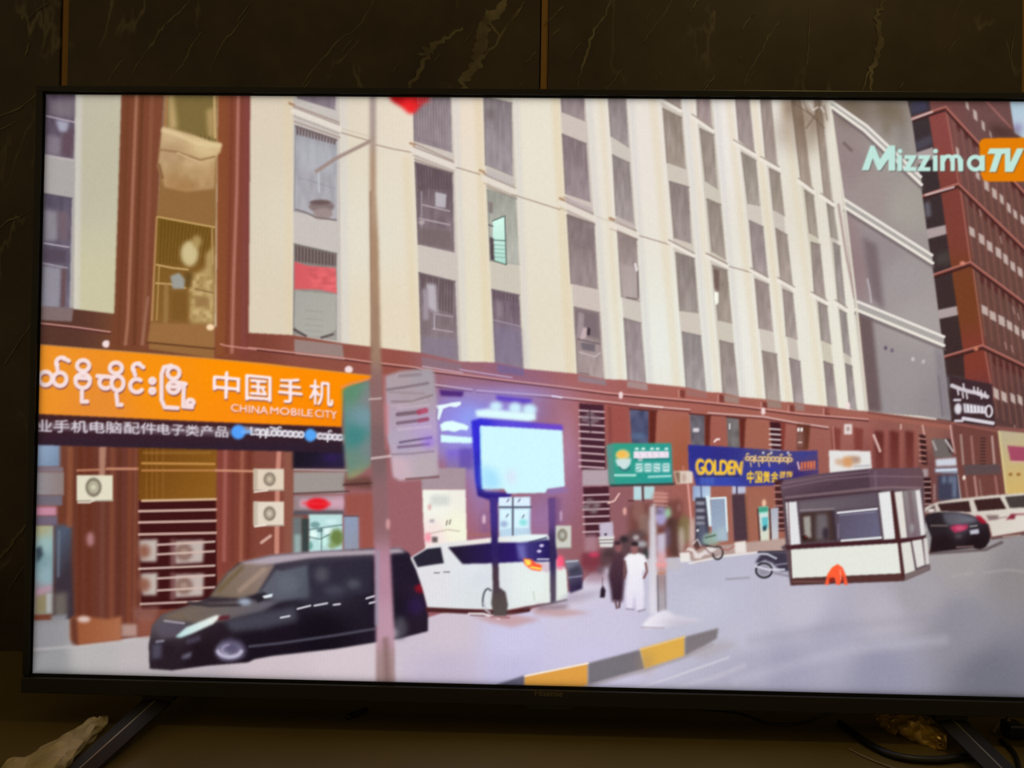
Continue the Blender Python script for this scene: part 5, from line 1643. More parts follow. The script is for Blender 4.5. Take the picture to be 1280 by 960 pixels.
poly([(685, 622), (694, 622), (695, 700), (695, 752), (688, 754), (687, 700)], idw((690, 640, (104, 72, 130)), (690, 690, (50, 40, 84)), (691, 740, (84, 72, 92)), p=3), 1)

# right-hand parking
part_id('car', 'small grey car nose beside the kiosk')
poly([(1154, 652), (1164, 648), (1172, 664), (1174, 686), (1160, 690), (1156, 676)], (150, 146, 148), 1.4)
for x_, y_, c in ((1157, 656, (206, 206, 206)), (1165, 666, (240, 232, 222)), (1170, 682, (110, 100, 100)), (1156, 662, (220, 220, 216))):
    ell(x_, y_, 2.4, 3, c, 1, .9)
part_id('van', 'long white van with dark windows at the right')
poly([(1152, 640), (1158, 633), (1170, 628), (1192, 624), (1240, 619), (1376, 610), (1376, 660), (1280, 664), (1240, 671), (1236, 655), (1210, 642), (1170, 642)], lin(1180, 630, (206, 194, 184), 1280, 650, (220, 212, 202)), .9)
for q in ([(1172, 630), (1211, 626), (1214, 640), (1176, 639)], [(1217, 625), (1250, 622), (1258, 636), (1222, 639)]):
    poly(q, (58, 34, 34), .8, 1, False)
poly([(1256, 621), (1376, 611), (1376, 632), (1262, 635)], (70, 60, 58), .9, 1, False)
poly([(1156, 640), (1168, 631), (1170, 640)], (88, 68, 70), 1, .9, False)
ell(1164, 638, 4.5, 1.8, (238, 226, 222), .8)
poly([(1232, 644), (1248, 644), (1248, 649), (1236, 650)], (110, 86, 86), 1.2, .8, False)
poly([(1257, 650), (1264, 642), (1270, 643), (1268, 649), (1262, 649)], (128, 34, 50), 1, .95, False)
line([(1236, 650), (1258, 646)], 1.6, (150, 120, 120), .8, .7)
line([(1268, 643), (1376, 640)], 2.6, (150, 80, 90), 1, .7)
line([(1240, 673), (1280, 667), (1376, 661)], 3.4, (92, 62, 60), 1.4, .8)
line([(1254, 671), (1275, 669)], 2, (190, 170, 156), .9, .7)
part_id('car', 'black saloon car seen from behind at the right')
poly([(1155, 648), (1158, 643), (1172, 640), (1196, 640), (1214, 644), (1228, 650), (1235, 656), (1238, 668), (1237, 676), (1232, 684), (1225, 687), (1216, 685), (1180, 689), (1162, 691), (1164, 672)], idw((1170, 655, (40, 32, 38)), (1180, 680, (34, 20, 26)), (1220, 680, (30, 18, 24)), (1200, 652, (70, 66, 78)), p=3), .9)
poly([(1178, 641), (1200, 642), (1216, 647), (1223, 651), (1200, 655), (1186, 656), (1180, 650)], lin(1180, 645, (88, 84, 94), 1215, 652, (112, 112, 124)), 1.6, .95, False)
line([(1164, 657), (1184, 657)], 2.4, (116, 98, 96), 1, .8)
poly([(1187, 659), (1194, 656), (1211, 656), (1208, 662), (1194, 666)], (188, 52, 92), 1.2, .95, False)
ell(1200, 660, 6, 2.4, (220, 110, 140), 1.4, .7)
poly([(1219, 644), (1226, 645), (1234, 653), (1228, 655), (1222, 650)], (160, 22, 44), 1, .95, False)
poly([(1212, 663), (1223, 661), (1224, 667), (1213, 668)], (192, 192, 206), .9, 1, False)
line([(1213, 658), (1221, 657)], 2, (150, 150, 150), .8, .9)
ell(1198, 670, 5, 3, (90, 80, 84), 1.6, .8)
line([(1196, 684), (1216, 683)], 2.2, (150, 120, 116), .9, .7)
back_to(GND)
line([(1160, 692), (1190, 690), (1232, 687), (1252, 678)], 3, (64, 46, 48), 1.8, .7)

# ============ 11. kiosk, stool, bikes
part_id('motorbike', 'dark motorbike half hidden behind the kiosk')
arc(955, 713, 10, 9, 0, 360, 2.6, (44, 40, 50), .8, 1, True)
ell(955, 713, 7.5, 7, (130, 126, 140), 1.2, .7, True)
poly([(944, 703), (950, 694), (962, 690), (988, 690), (990, 714), (976, 714), (966, 704), (956, 700), (948, 704)], (60, 54, 72), 1.1)
line([(946, 691), (960, 693), (970, 698)], 2.4, (206, 206, 220), .8, .9)
line([(945, 708), (960, 712), (980, 712)], 2.6, (214, 212, 226), .8, .95)
line([(948, 690), (988, 689)], 2.4, (50, 42, 56), .9, .9)
line([(970, 706), (986, 704)], 2, (150, 146, 162), .8, .8)
line([(968, 716), (986, 720)], 3, (130, 122, 136), 1.4, .7)
part_id('kiosk', 'white kiosk with dark brown roof and frame, on the street')
poly([(975, 606), (980, 600), (1020, 593), (1080, 587), (1088, 586), (1150, 585), (1154, 592), (1157, 670), (1163, 712), (1130, 726), (988, 732), (982, 690), (976, 684), (982, 680), (978, 624)], (92, 74, 82), .8)
poly([(976, 606), (980, 600), (1020, 593), (1086, 586), (1088, 612), (1030, 620), (980, 626)], lin(990, 600, (104, 82, 96), 1000, 624, (80, 60, 72)), .9, 1, False)
poly([(1086, 586), (1150, 585), (1154, 592), (1152, 612), (1088, 612)], lin(1090, 590, (98, 74, 88), 1150, 605, (104, 76, 84)), .9, 1, False)
line([(978, 610), (1030, 600), (1086, 595), (1152, 596)], 2, (128, 104, 114), 1, .7)
line([(980, 604), (1030, 596), (1086, 590)], 1.6, (140, 116, 124), .9, .6)
line([(1094, 590), (1095, 612)], 3, (122, 102, 118), 1.6, .6)
line([(982, 622), (1040, 616), (1096, 610), (1114, 609), (1150, 610)], 3, (132, 108, 114), .9, .8)
line([(982, 626), (1040, 620), (1100, 614)], 2, (64, 40, 50), .8, .8)
poly([(982, 628), (996, 627), (1001, 680), (987, 682)], (226, 226, 228), .7, 1, False)
poly([(996, 627), (1097, 616), (1104, 675), (1001, 680)], (88, 74, 86), .9, 1, False)
poly([(998, 628), (1096, 617), (1098, 632), (1000, 642)], lin(1000, 635, (112, 100, 106), 1090, 620, (96, 84, 96)), 1.4, .9, False)
line([(1000, 638), (1042, 636)], 2.2, (146, 132, 138), .8, .8)
poly([(1000, 641), (1042, 638), (1046, 675), (1002, 679)], (66, 46, 44), 1, .95, False)
poly([(1004, 646), (1013, 645), (1014, 672), (1006, 672)], (166, 160, 154), 1.2, .95, False)
poly([(1020, 643), (1034, 642), (1036, 674), (1020, 675)], (112, 104, 110), 1.8, .9, False)
ell(1032, 667, 4, 8, (50, 38, 48), 1.6, .9)
ell(1006, 672, 3.4, 3, (40, 24, 24), .9)
ell(1007, 671, 1, 1, (206, 70, 60), .5)
line([(1041, 640), (1044, 675)], 3, (60, 46, 60), .9, .9)
line([(1048, 655), (1048, 672)], 2, (130, 120, 150), .9, .8)
poly([(1047, 641), (1097, 637), (1101, 672), (1051, 676)], lin(1050, 645, (92, 84, 104), 1095, 668, (104, 100, 126)), .9, 1, False)
line([(1047, 641), (1096, 636)], 2.2, (240, 240, 244), .6)
line([(1052, 676), (1101, 672)], 2.8, (228, 230, 230), .7)
line([(1050, 644), (1094, 640)], 1.2, (150, 146, 164), .6, .7)
poly([(1098, 616), (1113, 614), (1121, 673), (1105, 675)], (230, 230, 230), .7, 1, False)
poly([(1113, 614), (1118, 614), (1132, 724), (1124, 725)], (72, 36, 38), .7, 1, False)
poly([(1118, 615), (1128, 614), (1134, 672), (1126, 673)], (224, 218, 212), .8, 1, False)
poly([(1128, 614), (1145, 612), (1151, 671), (1135, 673)], lin(1130, 620, (142, 132, 132), 1146, 660, (126, 110, 118)), 1, 1, False)
line([(1137, 616), (1143, 668)], 5, (116, 96, 102), 1.6, .7)
ell(1140, 660, 2, 6, (176, 180, 180), 1.4, .8)
poly([(1144, 613), (1150, 612), (1157, 668), (1151, 670)], (226, 222, 222), .8, 1, False)
poly([(981, 682), (1040, 678), (1122, 674), (1157, 670), (1157, 674), (1124, 679), (1040, 683), (984, 687)], (66, 30, 36), .8, 1, False)
poly([(988, 687), (1122, 679), (1126, 717), (990, 723)], lin(1000, 690, (228, 230, 222), 1110, 710, (230, 232, 224)), .7, 1, False)
poly([(988, 723), (1126, 717), (1130, 726), (989, 731)], (84, 50, 48), .8, 1, False)
line([(990, 727), (1030, 727)], 1.4, (150, 110, 104), .7, .6)
poly([(1126, 679), (1138, 677), (1144, 714), (1131, 718)], (222, 220, 212), .7, 1, False)
poly([(1140, 676), (1152, 674), (1156, 706), (1146, 710)], (222, 218, 214), .7, 1, False)
poly([(1154, 673), (1159, 672), (1162, 705), (1157, 706)], (214, 208, 206), .8, 1, False)
poly([(1131, 718), (1162, 706), (1162, 712), (1131, 726)], (122, 106, 106), 1, .95, False)
line([(985, 626), (988, 690), (990, 730)], 1.6, (84, 44, 48), .7, .7)
part_id('stool', 'bright orange plastic stool in front of the kiosk')
poly([(1031, 731), (1034, 718), (1040, 709), (1047, 705), (1053, 709), (1057, 718), (1060, 731), (1055, 731), (1053, 722), (1050, 731), (1045, 731), (1043, 722), (1037, 724), (1036, 731)], lin(1034, 712, (255, 96, 52), 1056, 728, (250, 92, 60)), .7)
poly([(1036, 722), (1042, 722), (1042, 728), (1037, 728)], (150, 34, 24), 1, .9, False)
poly([(1050, 720), (1054, 720), (1055, 728), (1052, 728)], (150, 40, 30), 1, .8, False)
line([(1050, 712), (1051, 724)], 1.8, (255, 150, 120), .8, .8)

part_id('scooter', 'white scooter with a green basket parked by the shop door')
arc(897, 691, 6.5, 8, 0, 360, 2.4, (64, 56, 60), .8, 1, True)
ell(897, 691, 4.4, 6, (176, 160, 160), 1.2, .8, True)
poly([(856, 690), (860, 684), (868, 686), (872, 692), (878, 690), (884, 684), (892, 682), (898, 684), (890, 692), (880, 694), (876, 698), (868, 698), (866, 690), (860, 688)], (226, 216, 214), .9)
poly([(866, 682), (870, 676), (876, 684), (870, 688)], (90, 60, 56), 1.2, .9, False)
line([(880, 684), (886, 690), (894, 694)], 2, (120, 90, 90), 1, .7)
poly([(880, 668), (896, 664), (898, 680), (884, 682), (878, 678)], (150, 178, 164), 1.4, .9)
poly([(896, 662), (908, 658), (908, 674), (898, 678)], (170, 190, 200), 1.8, .8, False)
line([(882, 672), (894, 669)], 2, (70, 84, 76), .8, .8)
line([(866, 680), (872, 674), (876, 682)], 1.6, (220, 210, 206), .7, .8)
line([(882, 682), (896, 684)], 2.2, (50, 40, 40), 1, .8)
line([(902, 686), (910, 688), (918, 682)], 2, (170, 100, 100), 1, .8)
part_id('crate', 'white square crate by the scooter')
poly([(849, 691), (862, 690), (863, 702), (851, 703)], (234, 228, 224), .9)
part_id('box', 'white carton on the shop pavement')
poly([(918, 678), (932, 676), (933, 691), (919, 692)], (232, 224, 218), .9)

# ============ 12. people and street furniture
part_id('motorbike', 'red motorbike among parked bikes behind the two people')
poly([(727, 692), (740, 688), (752, 690), (758, 702), (752, 716), (734, 718), (726, 706)], (124, 56, 68), 2.2)
ell(743, 693, 7, 3.4, (206, 60, 96), 1.6, .9)
poly([(730, 712), (758, 714), (758, 728), (730, 728)], (150, 108, 120), 3, .6, False)
ell(751, 712, 5, 6, (112, 92, 104), 2, .8)
part_id('motorbike', 'dark motorbikes parked along the wall behind the two people')
poly([(750, 688), (770, 676), (780, 670), (800, 668), (806, 676), (814, 694), (806, 700), (770, 704), (752, 704)], (88, 66, 72), 2.4, .9)
for x_, y_, rx, ry, c in ((780, 674, 5, 4, (40, 34, 40)), (795, 672, 4, 3, (214, 206, 210)), (802, 680, 7, 4, (174, 174, 178)), (808, 692, 4, 6, (50, 56, 56)), (762, 694, 8, 6, (74, 52, 58))):
    ell(x_, y_, rx, ry, c, 1.6, .9)
part_id('cabinet', 'small pale metal box against the brown wall')
poly([(749, 655), (766, 652), (767, 672), (750, 673)], (196, 184, 204), 1)
poly([(748, 671), (768, 670), (766, 684), (750, 684)], (222, 220, 218), .9)
for y_ in (675, 679):
    line([(749, y_), (767, y_ - .5)], 1.4, (110, 96, 100), .6, .8)
ell(757, 668, 1.6, 1.4, (30, 22, 30), .6)
rect(731, 668, 746, 690, (176, 136, 150), 2, .7, False)
part_id('person', 'person in a long dark robe walking on the street')
poly([(763, 700), (767, 692), (775, 690), (781, 694), (784, 705), (781, 722), (779, 745), (778, 752), (765, 752), (763, 735), (760, 720)], lin(770, 695, (82, 54, 66), 772, 750, (54, 34, 50)), 1.3)
ell(773, 684, 4.6, 6.5, (140, 88, 92), 1.2, 1, True)
ell(772, 679, 4.2, 2.6, (56, 38, 46), 1.0, .9, True)
poly([(750, 696), (764, 696), (764, 712), (752, 708)], (92, 66, 72), 2, .8)
line([(781, 700), (783, 714), (780, 722)], 3, (92, 60, 64), 1, .9, True)
line([(769, 750), (771, 760)], 2.6, (110, 76, 80), .9, .95, True)
line([(775, 750), (774, 759)], 2.6, (90, 60, 68), .9, .95, True)
part_id('handbag', 'small black bag hanging from the robed person')
poly([(751, 736), (754, 732), (757, 738), (756, 747), (750, 747)], (40, 26, 40), .9)
line([(753, 722), (753, 736)], 1, (90, 66, 76), .7, .7)
part_id('person', 'person in white clothes walking beside the robed one')
poly([(780, 698), (786, 692), (798, 691), (806, 694), (809, 702), (807, 710), (803, 716), (805, 740), (804, 762), (796, 764), (793, 742), (790, 762), (783, 762), (782, 740), (785, 718), (783, 706)], lin(790, 695, (244, 242, 246), 795, 760, (228, 222, 240)), 1.2)
ell(793, 686, 4.6, 6.4, (150, 100, 100), 1.1, 1, True)
ell(793.5, 680, 4.6, 2.6, (44, 34, 40), .9, .95, True)
line([(807, 704), (809, 714), (805, 722)], 2.8, (128, 82, 80), 1, .95, True)
line([(781, 702), (780, 712), (781, 722)], 2.6, (120, 84, 88), 1, .9, True)
line([(783, 761), (792, 762)], 2.2, (150, 140, 160), 1, .8, True)
line([(798, 764), (806, 762)], 2.2, (150, 138, 156), 1, .8, True)
part_id('post', 'pale banded concrete post on a white stone base')
poly([(812, 634), (819, 628), (822, 700), (822, 768), (812, 768), (811, 700)], lin(812, 640, (206, 198, 204), 820, 760, (222, 218, 230)), 1.3)
poly([(821, 668), (832, 666), (833, 764), (822, 764)], idw((826, 680, (196, 190, 210)), (827, 702, (226, 168, 176)), (827, 712, (204, 150, 140)), (827, 722, (150, 134, 140)), (827, 750, (172, 164, 172)), p=3), 1.3)
line([(822, 706), (831, 706)], 5, (236, 160, 160), 1.6, .8)
line([(823, 717), (831, 716)], 2, (190, 130, 100), 1, .8)
line([(822, 720), (823, 764)], 2, (112, 104, 112), .9, .8)
line([(831, 720), (832, 762)], 1.6, (130, 122, 130), .9, .7)
part_id('post_base', 'white stone foot of the concrete post')
poly([(802, 782), (812, 772), (822, 766), (832, 762), (846, 770), (860, 772), (880, 775), (850, 780), (832, 784), (808, 785)], lin(810, 770, (240, 236, 244), 840, 784, (214, 208, 222)), 1.6)
line([(802, 784), (830, 785)], 1.6, (176, 164, 172), 1, .8)
glow(850, 778, 16, 3, (190, 182, 196), .5)

# ============ 13. near pole, boards, lantern
part_id('road_sign', 'blurred green road sign on the near pole')
poly([(428, 486), (436, 481), (463, 474), (466, 500), (466, 576), (462, 584), (446, 596), (434, 600), (430, 560)], idw((440, 490, (92, 140, 110)), (455, 520, (116, 150, 160)), (445, 545, (62, 132, 130)), (440, 580, (104, 136, 124)), (445, 596, (150, 146, 104)), (462, 500, (130, 130, 134)), (462, 560, (120, 132, 134)), p=3), 2.2)
line([(427, 484), (440, 479), (464, 473)], 3, (250, 140, 90), 1.4, .7)
part_id('notice_board', 'blurred stack of grey-white notice boards fixed to the near pole')
poly([(481, 470), (500, 464), (538, 460), (543, 466), (546, 500), (548, 592), (536, 598), (500, 601), (491, 596), (487, 560), (480, 540)],
     idw((500, 475, (174, 158, 164)), (530, 470, (166, 156, 164)), (510, 495, (172, 156, 162)), (500, 510, (178, 158, 176)), (530, 540, (182, 160, 202)), (505, 560, (176, 164, 186)), (500, 582, (206, 178, 188)), (530, 582, (184, 170, 176)), p=3), 1.6)
for pts, ww, c, aa in (([(500, 470), (525, 468)], 4, (140, 124, 130), .7), ([(484, 487), (505, 484), (535, 479)], 3, (124, 104, 112), .8), ([(490, 502), (515, 502), (540, 494)], 3, (136, 114, 120), .7), ([(486, 490), (530, 492)], 2.5, (150, 130, 136), .6),
                      ([(497, 518), (524, 515)], 5, (112, 88, 102), .85), ([(524, 515), (532, 513)], 7, (178, 66, 96), .8), ([(497, 529), (520, 526), (534, 524)], 4, (118, 90, 110), .85), ([(524, 526), (534, 524)], 5, (168, 74, 104), .7),
                      ([(500, 553), (518, 550), (539, 547)], 2.4, (96, 76, 108), .9), ([(498, 559), (520, 557), (536, 555)], 3.2, (118, 92, 128), .85), ([(490, 568), (515, 567), (542, 564)], 2.4, (144, 124, 140), .8), ([(508, 599), (548, 596)], 2.4, (110, 70, 70), .8),
                      ([(498, 537), (538, 533)], 3, (206, 186, 206), .6), ([(498, 510), (536, 506)], 3, (204, 184, 196), .5), ([(490, 508), (532, 500)], 2, (196, 176, 184), .6)):
    line(pts, ww, c, 1.3, aa)
line([(482, 508), (482, 540)], 8, (212, 138, 150), 2.5, .7)
glow(536, 552, 6, 6, (150, 110, 230), .6)
POLE = part_id('utility_pole', 'tall blurred brown pole with a lamp arm, nearest to the viewer in the television picture')
line([(464, 176), (440, 188), (420, 198), (402, 210), (396, 214)], 4.4, (156, 132, 124), 1.6, .9, True)
poly([(462, 112), (470, 112), (470, 240), (473, 300), (476, 440), (480, 500), (484, 600), (488, 690), (493, 790), (494, 862), (470, 862), (470, 790), (468, 690), (465, 600), (463, 500), (464, 400), (462, 240)],
     idw((466, 130, (170, 152, 146)), (466, 240, (176, 148, 122)), (468, 330, (168, 136, 108)), (468, 420, (160, 128, 106)), (470, 500, (140, 104, 104)), (472, 560, (124, 96, 98)), (476, 640, (142, 102, 106)), (480, 720, (182, 134, 154)), (481, 780, (188, 148, 166)), (482, 840, (160, 132, 132)), p=3), 1.7)
line([(463, 240), (464, 340), (465, 440)], 2.4, (140, 104, 84), 1.2, .6)
line([(472, 690), (471, 780)], 4, (150, 150, 170), 2.4, .7)
line([(480, 470), (483, 560)], 4, (176, 110, 112), 2, .6)
line([(482, 800), (484, 850)], 7, (132, 102, 100), 3, .7)
line([(462, 499), (476, 498)], 2.4, (206, 186, 184), 1, .8)
line([(465, 573), (488, 570)], 3, (214, 190, 190), 1, .85)
ell(485, 655, 2.4, 7, (226, 170, 170), 1.2, .8)
part_id('lantern', 'red lantern at the top edge of the television picture')
poly([(482, 112), (538, 112), (536, 126), (526, 132), (518, 142), (511, 142), (502, 134), (490, 127)], idw((495, 122, (186, 14, 22)), (510, 134, (244, 40, 44)), (530, 122, (184, 30, 36)), p=3), 1.8)
for k in range(6):
    line([(522 + k * 3.4, 120), (523 + k * 3.4, 130)], 1, (210, 150, 150), .7, .6)

# ============ 14. channel logo burnt into the picture
part_id('channel_logo', 'channel logo: pale letters and an orange block at the upper right')
poly([(1224, 180), (1226, 175), (1231, 173), (1288, 172), (1293, 176), (1294, 222), (1290, 227), (1235, 227), (1229, 225), (1226, 218)], (226, 126, 6), .6)
LQ = (192, 230, 220)


def logo(dx, dy, c, aa, own):
    def P(*q):
        poly([(x_ + dx, y_ + dy) for x_, y_ in q], c, .45, aa, own)
    P((1077, 213), (1088, 182), (1093, 182), (1100, 199), (1111, 182), (1119, 182), (1119, 213.5), (1110.5, 213.5), (1110.5, 199), (1100.5, 213), (1097, 213), (1091, 198), (1086, 213))
    for x_, t in ((1121.5, 0), (1165.8, 1)):
        P((x_, 194), (x_ + 6.2, 194), (x_ + 6.2, 214), (x_, 214))
        ell(x_ + 3.3, 189, 3.3, 3.2, c, .5, 1, False)
    for x_ in (1129.5, 1147):
        P((x_ + 1, 194), (x_ + 16, 194), (x_ + 16, 196), (x_ + 8.5, 209), (x_ + 16, 209), (x_ + 16, 214), (x_, 214), (x_, 212), (x_ + 7, 199), (x_ + 1, 199))
    P((1175, 194), (1181, 194), (1181, 214), (1175, 214))
    for x_ in (1190, 1199.5):
        arc(x_ - 4.6 + dx, 200 + dy, 5.4, 4.6, 0, 180, 5, c, .5, aa, own)
        P((x_ - 2, 199), (x_ + 3.6, 199), (x_ + 3.6, 214), (x_ - 2, 214))
    P((1196.5, 199), (1204, 199), (1204, 214), (1198.5, 214))
    arc(1219 + dx, 204 + dy, 8, 8, 0, 360, 5.2, c, .5, aa, own)
    P((1225, 194), (1231, 194), (1231, 214), (1225, 214))
    # TV
    P((1237, 185.5), (1262, 185.5), (1260, 192.5), (1252.5, 192.5), (1245, 215), (1236.5, 215), (1243.5, 192.5), (1234, 192.5))
    P((1256, 185.5), (1263, 185.5), (1263, 203), (1271, 185.5), (1280, 185.5), (1266, 215), (1256, 215))


logo(1.0, 1.0, (60, 50, 50), .55, False)
logo(0, 0, LQ, 1.0, True)

# ============ finish: the panel's own softness, uneven backlight and pixel texture
C = blur2(C, 0.55)
yy, xx = np.mgrid[0:PH * S, 0:PW * S]
xx = (xx / S + X0).astype(np.float32)
yy = (yy / S + Y0).astype(np.float32)
# dim rim of the backlight
lft = 57.8 - (yy - 118.2) * (17.0 / 723)
top = 118.2 + (xx - 58) * 0.00738
bot = 841.3 + (xx - 41) * 0.0245
rim = np.minimum(np.minimum(xx - lft, yy - top) + 0, bot - yy)
C *= (1 - 0.42 * np.exp(-np.clip(rim, 0, 99) / 3.2))[..., None]
rg = np.random.RandomState(11)
fine = blur2(rg.normal(0, 1, C.shape[:2]).astype(np.float32), .6)
C += (fine / fine.std() * 1.1)[..., None]
C += (np.sin(xx * 2 * math.pi / 3.9) * np.clip((C.mean(2) - 90) / 120, 0, 1) * 1.6)[..., None]
C = np.clip(C, 0, 255)

# ---- divide the panel raster among the things it shows
M_PIC = bpy.data.materials.new('panel_light')
M_PIC.use_nodes = True
nt = M_PIC.node_tree
pb = nt.nodes['Principled BSDF']
pb.inputs['Base Color'].default_value = (0.004, 0.004, 0.004, 1)
pb.inputs['Roughness'].default_value = 0.35
pb.inputs['Specular IOR Level'].default_value = 0.1
at = nt.nodes.new('ShaderNodeVertexColor')
at.layer_name = 'light'
nt.links.new(at.outputs['Color'], pb.inputs['Emission Color'])
pb.inputs['Emission Strength'].default_value = 1.0
M_PIC.cycles.emission_sampling = 'NONE'

bm = bmesh.new()
box(bm, -HW - GAP + 0.0003, HW + GAP - 0.0003, 0.0, 0.0235, -GAP + 0.0003 - 0.0012, SH + GAP - 0.0003, 0.0)
screen = part('screen', bm, M_BLACK, TV)
screen['label'] = 'lit screen showing a street of shops under a cream apartment block'

NX, NZ = 1040, 584
gx = np.linspace(-HW, HW, NX + 1)
gz = np.linspace(0.0, SH, NZ + 1)


def to_pic(X, Z):
    """picture units of a point on the panel"""
    dx, dy, dz = X - CAM[0], -CAM[1], Z - CAM[2]
    zc = dx * FW.x + dy * FW.y + dz * FW.z
    return (640 + FOC * (dx * RI.x + dy * RI.y + dz * RI.z) / zc, 480 - FOC * (dx * UP.x + dy * UP.y + dz * UP.z) / zc)


GX, GZ = np.meshgrid(gx, gz)
u, v = to_pic(GX, GZ)
fx = np.clip((u - X0) * S - .5, 0, PW * S - 1.01)
fy = np.clip((v - Y0) * S - .5, 0, PH * S - 1.01)
ix, iy = fx.astype(int), fy.astype(int)
tx, ty = (fx - ix)[..., None], (fy - iy)[..., None]
VC = (C[iy, ix] * (1 - tx) * (1 - ty) + C[iy, ix + 1] * tx * (1 - ty) + C[iy + 1, ix] * (1 - tx) * ty + C[iy + 1, ix + 1] * tx * ty)
VC = srgb(VC).astype(np.float32)
cxm, czm = np.meshgrid((gx[:-1] + gx[1:]) / 2, (gz[:-1] + gz[1:]) / 2)
u, v = to_pic(cxm, czm)
ID = I[np.clip(((v - Y0) * S).astype(int), 0, PH * S - 1), np.clip(((u - X0) * S).astype(int), 0, PW * S - 1)]
vid = np.arange((NX + 1) * (NZ + 1)).reshape(NZ + 1, NX + 1)
quads = np.stack([vid[:-1, :-1], vid[:-1, 1:], vid[1:, 1:], vid[1:, :-1]], -1)
allco = np.stack([GX, np.full_like(GX, -0.0002), GZ], -1).reshape(-1, 3)
allvc = np.concatenate([VC.reshape(-1, 3), np.ones(((NX + 1) * (NZ + 1), 1), np.float32)], 1)
for k, (nm, lb) in enumerate(PARTS):
    sel = quads[ID == k]
    if len(sel) < 3:
        continue
    used, inv = np.unique(sel.reshape(-1), return_inverse=True)
    me = bpy.data.meshes.new(nm)
    nf = len(sel)
    me.vertices.add(len(used))
    me.vertices.foreach_set('co', allco[used].astype(np.float32).ravel())
    me.loops.add(nf * 4)
    me.loops.foreach_set('vertex_index', inv.astype(np.int32).ravel())
    me.polygons.add(nf)
    me.polygons.foreach_set('loop_start', np.arange(0, nf * 4, 4, dtype=np.int32))
    me.update(calc_edges=True)
    ca = me.color_attributes.new('light', 'FLOAT_COLOR', 'POINT')
    ca.data.foreach_set('color', allvc[used].astype(np.float32).ravel())
    me.materials.append(M_PIC)
    o = bpy.data.objects.new(nm, me)
    COL.objects.link(o)
    o.parent = screen
    if lb:
        o['label'] = lb

# ------------------------------------------------------------------ things lying on the console
M_BAG = mat('bag_plastic', (0.40, 0.34, 0.19), 0.4, 0, 0.5, c2=(0.54, 0.46, 0.27), noise_scale=30)
M_GOLD = mat('amber_film', (0.62, 0.40, 0.075), 0.28, 0.25, 0.6, c2=(0.20, 0.115, 0.022), noise_scale=60)
M_CABLE = mat('cable_black', (0.006, 0.006, 0.006), 0.4)
M_PALE = mat('pale_tag', (0.22, 0.17, 0.09), 0.5)
M_NAVY = mat('navy_plastic', (0.008, 0.01, 0.03), 0.35)


def crumple(name, path, widths, heights, m, seed, amp, label, cat, floor_gap=0.0004):
    """a crushed film bag: a lumpy creased ridge along a path on the table"""
    pts = smooth_path(path, 4)
    n = len(pts)
    bm = bmesh.new()
    K = 16
    rr = random.Random(seed)
    rows = []
    for i, p in enumerate(pts):
        t = i / (n - 1)
        d = (pts[min(i + 1, n - 1)] - pts[max(i - 1, 0)]).normalized()
        s = Vector((d.y, -d.x, 0)).normalized()
        wv = np.interp(t, np.linspace(0, 1, len(widths)), widths)
        hv = np.interp(t, np.linspace(0, 1, len(heights)), heights)
        row = []
        for k in range(K):
            a = 2 * math.pi * k / K
            q = p + s * (math.cos(a) * wv / 2)
            q.z = TABLE_Z + floor_gap + max(0.0, hv * (0.5 + 0.5 * math.sin(a)))
            nz = noise.noise_vector(q * 38 + Vector((seed, 0, 0)))
            q += nz * amp + Vector((rr.uniform(-1, 1), rr.uniform(-1, 1), rr.uniform(-.6, .8))) * amp * .28
            q.z = max(q.z, TABLE_Z + floor_gap)
            row.append(bm.verts.new(q))
        rows.append(row)
    for i in range(n - 1):
        for k in range(K):
            bm.faces.new((rows[i][k], rows[i][(k + 1) % K], rows[i + 1][(k + 1) % K], rows[i + 1][k]))
    for row in (rows[0], rows[-1]):
        c = bm.verts.new(sum((x.co for x in row), Vector()) / K)
        for k in range(K):
            bm.faces.new((row[k], row[(k + 1) % K], c))
    bmesh.ops.triangulate(bm, faces=bm.faces[:])
    bmesh.ops.recalc_face_normals(bm, faces=bm.faces[:])
    bmesh.ops.subdivide_edges(bm, edges=bm.edges[:], cuts=1, smooth=0.35)
    for v in bm.verts:
        v.co.z = max(v.co.z, TABLE_Z + floor_gap)
    o = obj(name, bm, m)
    o['label'] = label
    o['category'] = cat
    return o


def T_(u, v, dz=0.0):
    p = on_z(u, v, TABLE_Z)
    p.z += dz
    return p


crumple('plastic_bag', [T_(4, 1000), T_(46, 968), T_(82, 946), T_(115, 922), T_(132, 900)], [0.04, 0.066, 0.046, 0.028, 0.010],
        [0.006, 0.020, 0.020, 0.022, 0.006], M_BAG, 4, 0.010, 'crumpled pale plastic bag on the console, beside the left foot of the television', 'bag')
crumple('foil_wrapper', [T_(1092, 906), T_(1114, 913), T_(1138, 921), T_(1160, 928), T_(1182, 936)], [0.010, 0.030, 0.040, 0.030, 0.010],
        [0.008, 0.020, 0.034, 0.024, 0.006], M_GOLD, 9, 0.013, 'crumpled amber gold wrapper on the console, left of the right television foot', 'wrapper')
crumple('foil_wrapper', [T_(1284, 938), T_(1300, 944), T_(1330, 948)], [0.012, 0.036, 0.034], [0.010, 0.026, 0.016], M_GOLD, 15, 0.013,
        'crumpled amber gold wrapper on the console, at the right edge beyond the television foot', 'wrapper')


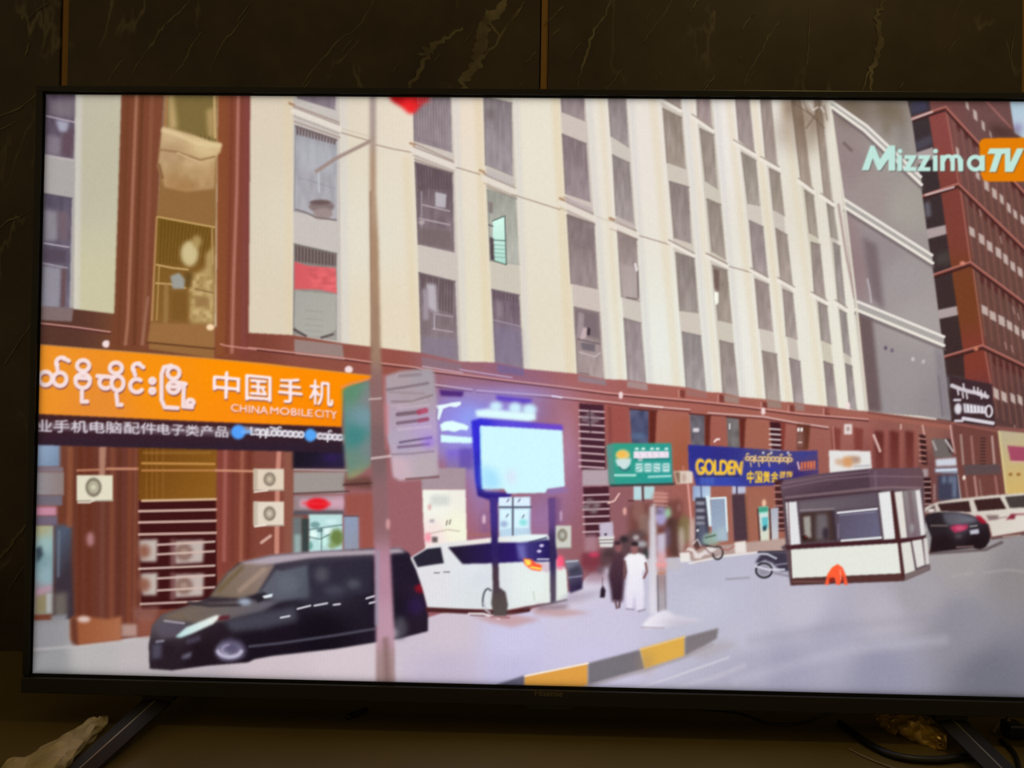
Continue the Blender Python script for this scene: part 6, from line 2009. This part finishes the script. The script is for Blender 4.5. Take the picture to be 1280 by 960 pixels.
def cable(name, pix, r, m, label, cat='cable'):
    bm = bmesh.new()
    tube(bm, smooth_path([T_(a, b, r + 0.0003 + (q[0] if q else 0)) for a, b, *q in pix], 8), r, 10)
    o = obj(name, bm, m, None, True)
    o['label'] = label
    o['category'] = cat
    return o


cable('cable', [(846, 886), (880, 888), (920, 892), (945, 900), (960, 906), (985, 908), (1004, 905), (1040, 892)], 0.0016, M_CABLE, 'thin dark cable curving over the console under the television')
cable('cable', [(1050, 908), (1082, 932), (1120, 950), (1166, 955), (1208, 951), (1222, 950)], 0.0048, M_CABLE, 'thick black cable also standing in for the shadow by the right television foot')  # black cable, made thick to stand for the shadow of set and foot too
cable('cable', [(1060, 937), (1084, 949), (1112, 960), (1150, 973)], 0.0012, M_PALE, 'thin pale cable lying on the lit console, in front of the thick black one')
# plug with a pale lead at the right edge
pl = empty('power_plug', T_(1258, 922), 'dark blue plug with a pale strap lying at the right edge of the console', 'plug')
bm = bmesh.new()
b0 = T_(1266, 922)
box(bm, b0.x - 0.011, b0.x + 0.011, b0.y - 0.012, b0.y + 0.014, TABLE_Z + 0.0005, TABLE_Z + 0.022, 0.004)
part('plug_body', bm, M_NAVY, pl)
bm = bmesh.new()
tube(bm, smooth_path([T_(1242, 919, 0.004), T_(1248, 911, 0.009), T_(1256, 905, 0.014), b0 + Vector((-0.006, 0, 0.0235))], 6), 0.0028, 8)
part('strap', bm, M_PALE, pl, True)
cable('cable', [(1251, 929), (1262, 938), (1270, 950), (1275, 970)], 0.0032, M_CABLE, 'short black cable beside the dark blue plug at the right edge')

bm = bmesh.new()
a_, b_ = T_(434, 901), T_(458, 890)
tube(bm, [a_.lerp(b_, t) + Vector((0, 0, 0.0044)) for t in (0, .08, .3, .6, .9, 1.0)], lambda t: 0.0040 * (0.35 + 0.65 * math.sin(math.pi * (0.12 + 0.76 * t)) ** .5), 14)
o = obj('oblong_object', bm, M_CABLE, None, True)  # dark oblong object of unknown kind
o['label'] = 'small black oblong object lying on the console under the television'
o['category'] = 'small object'
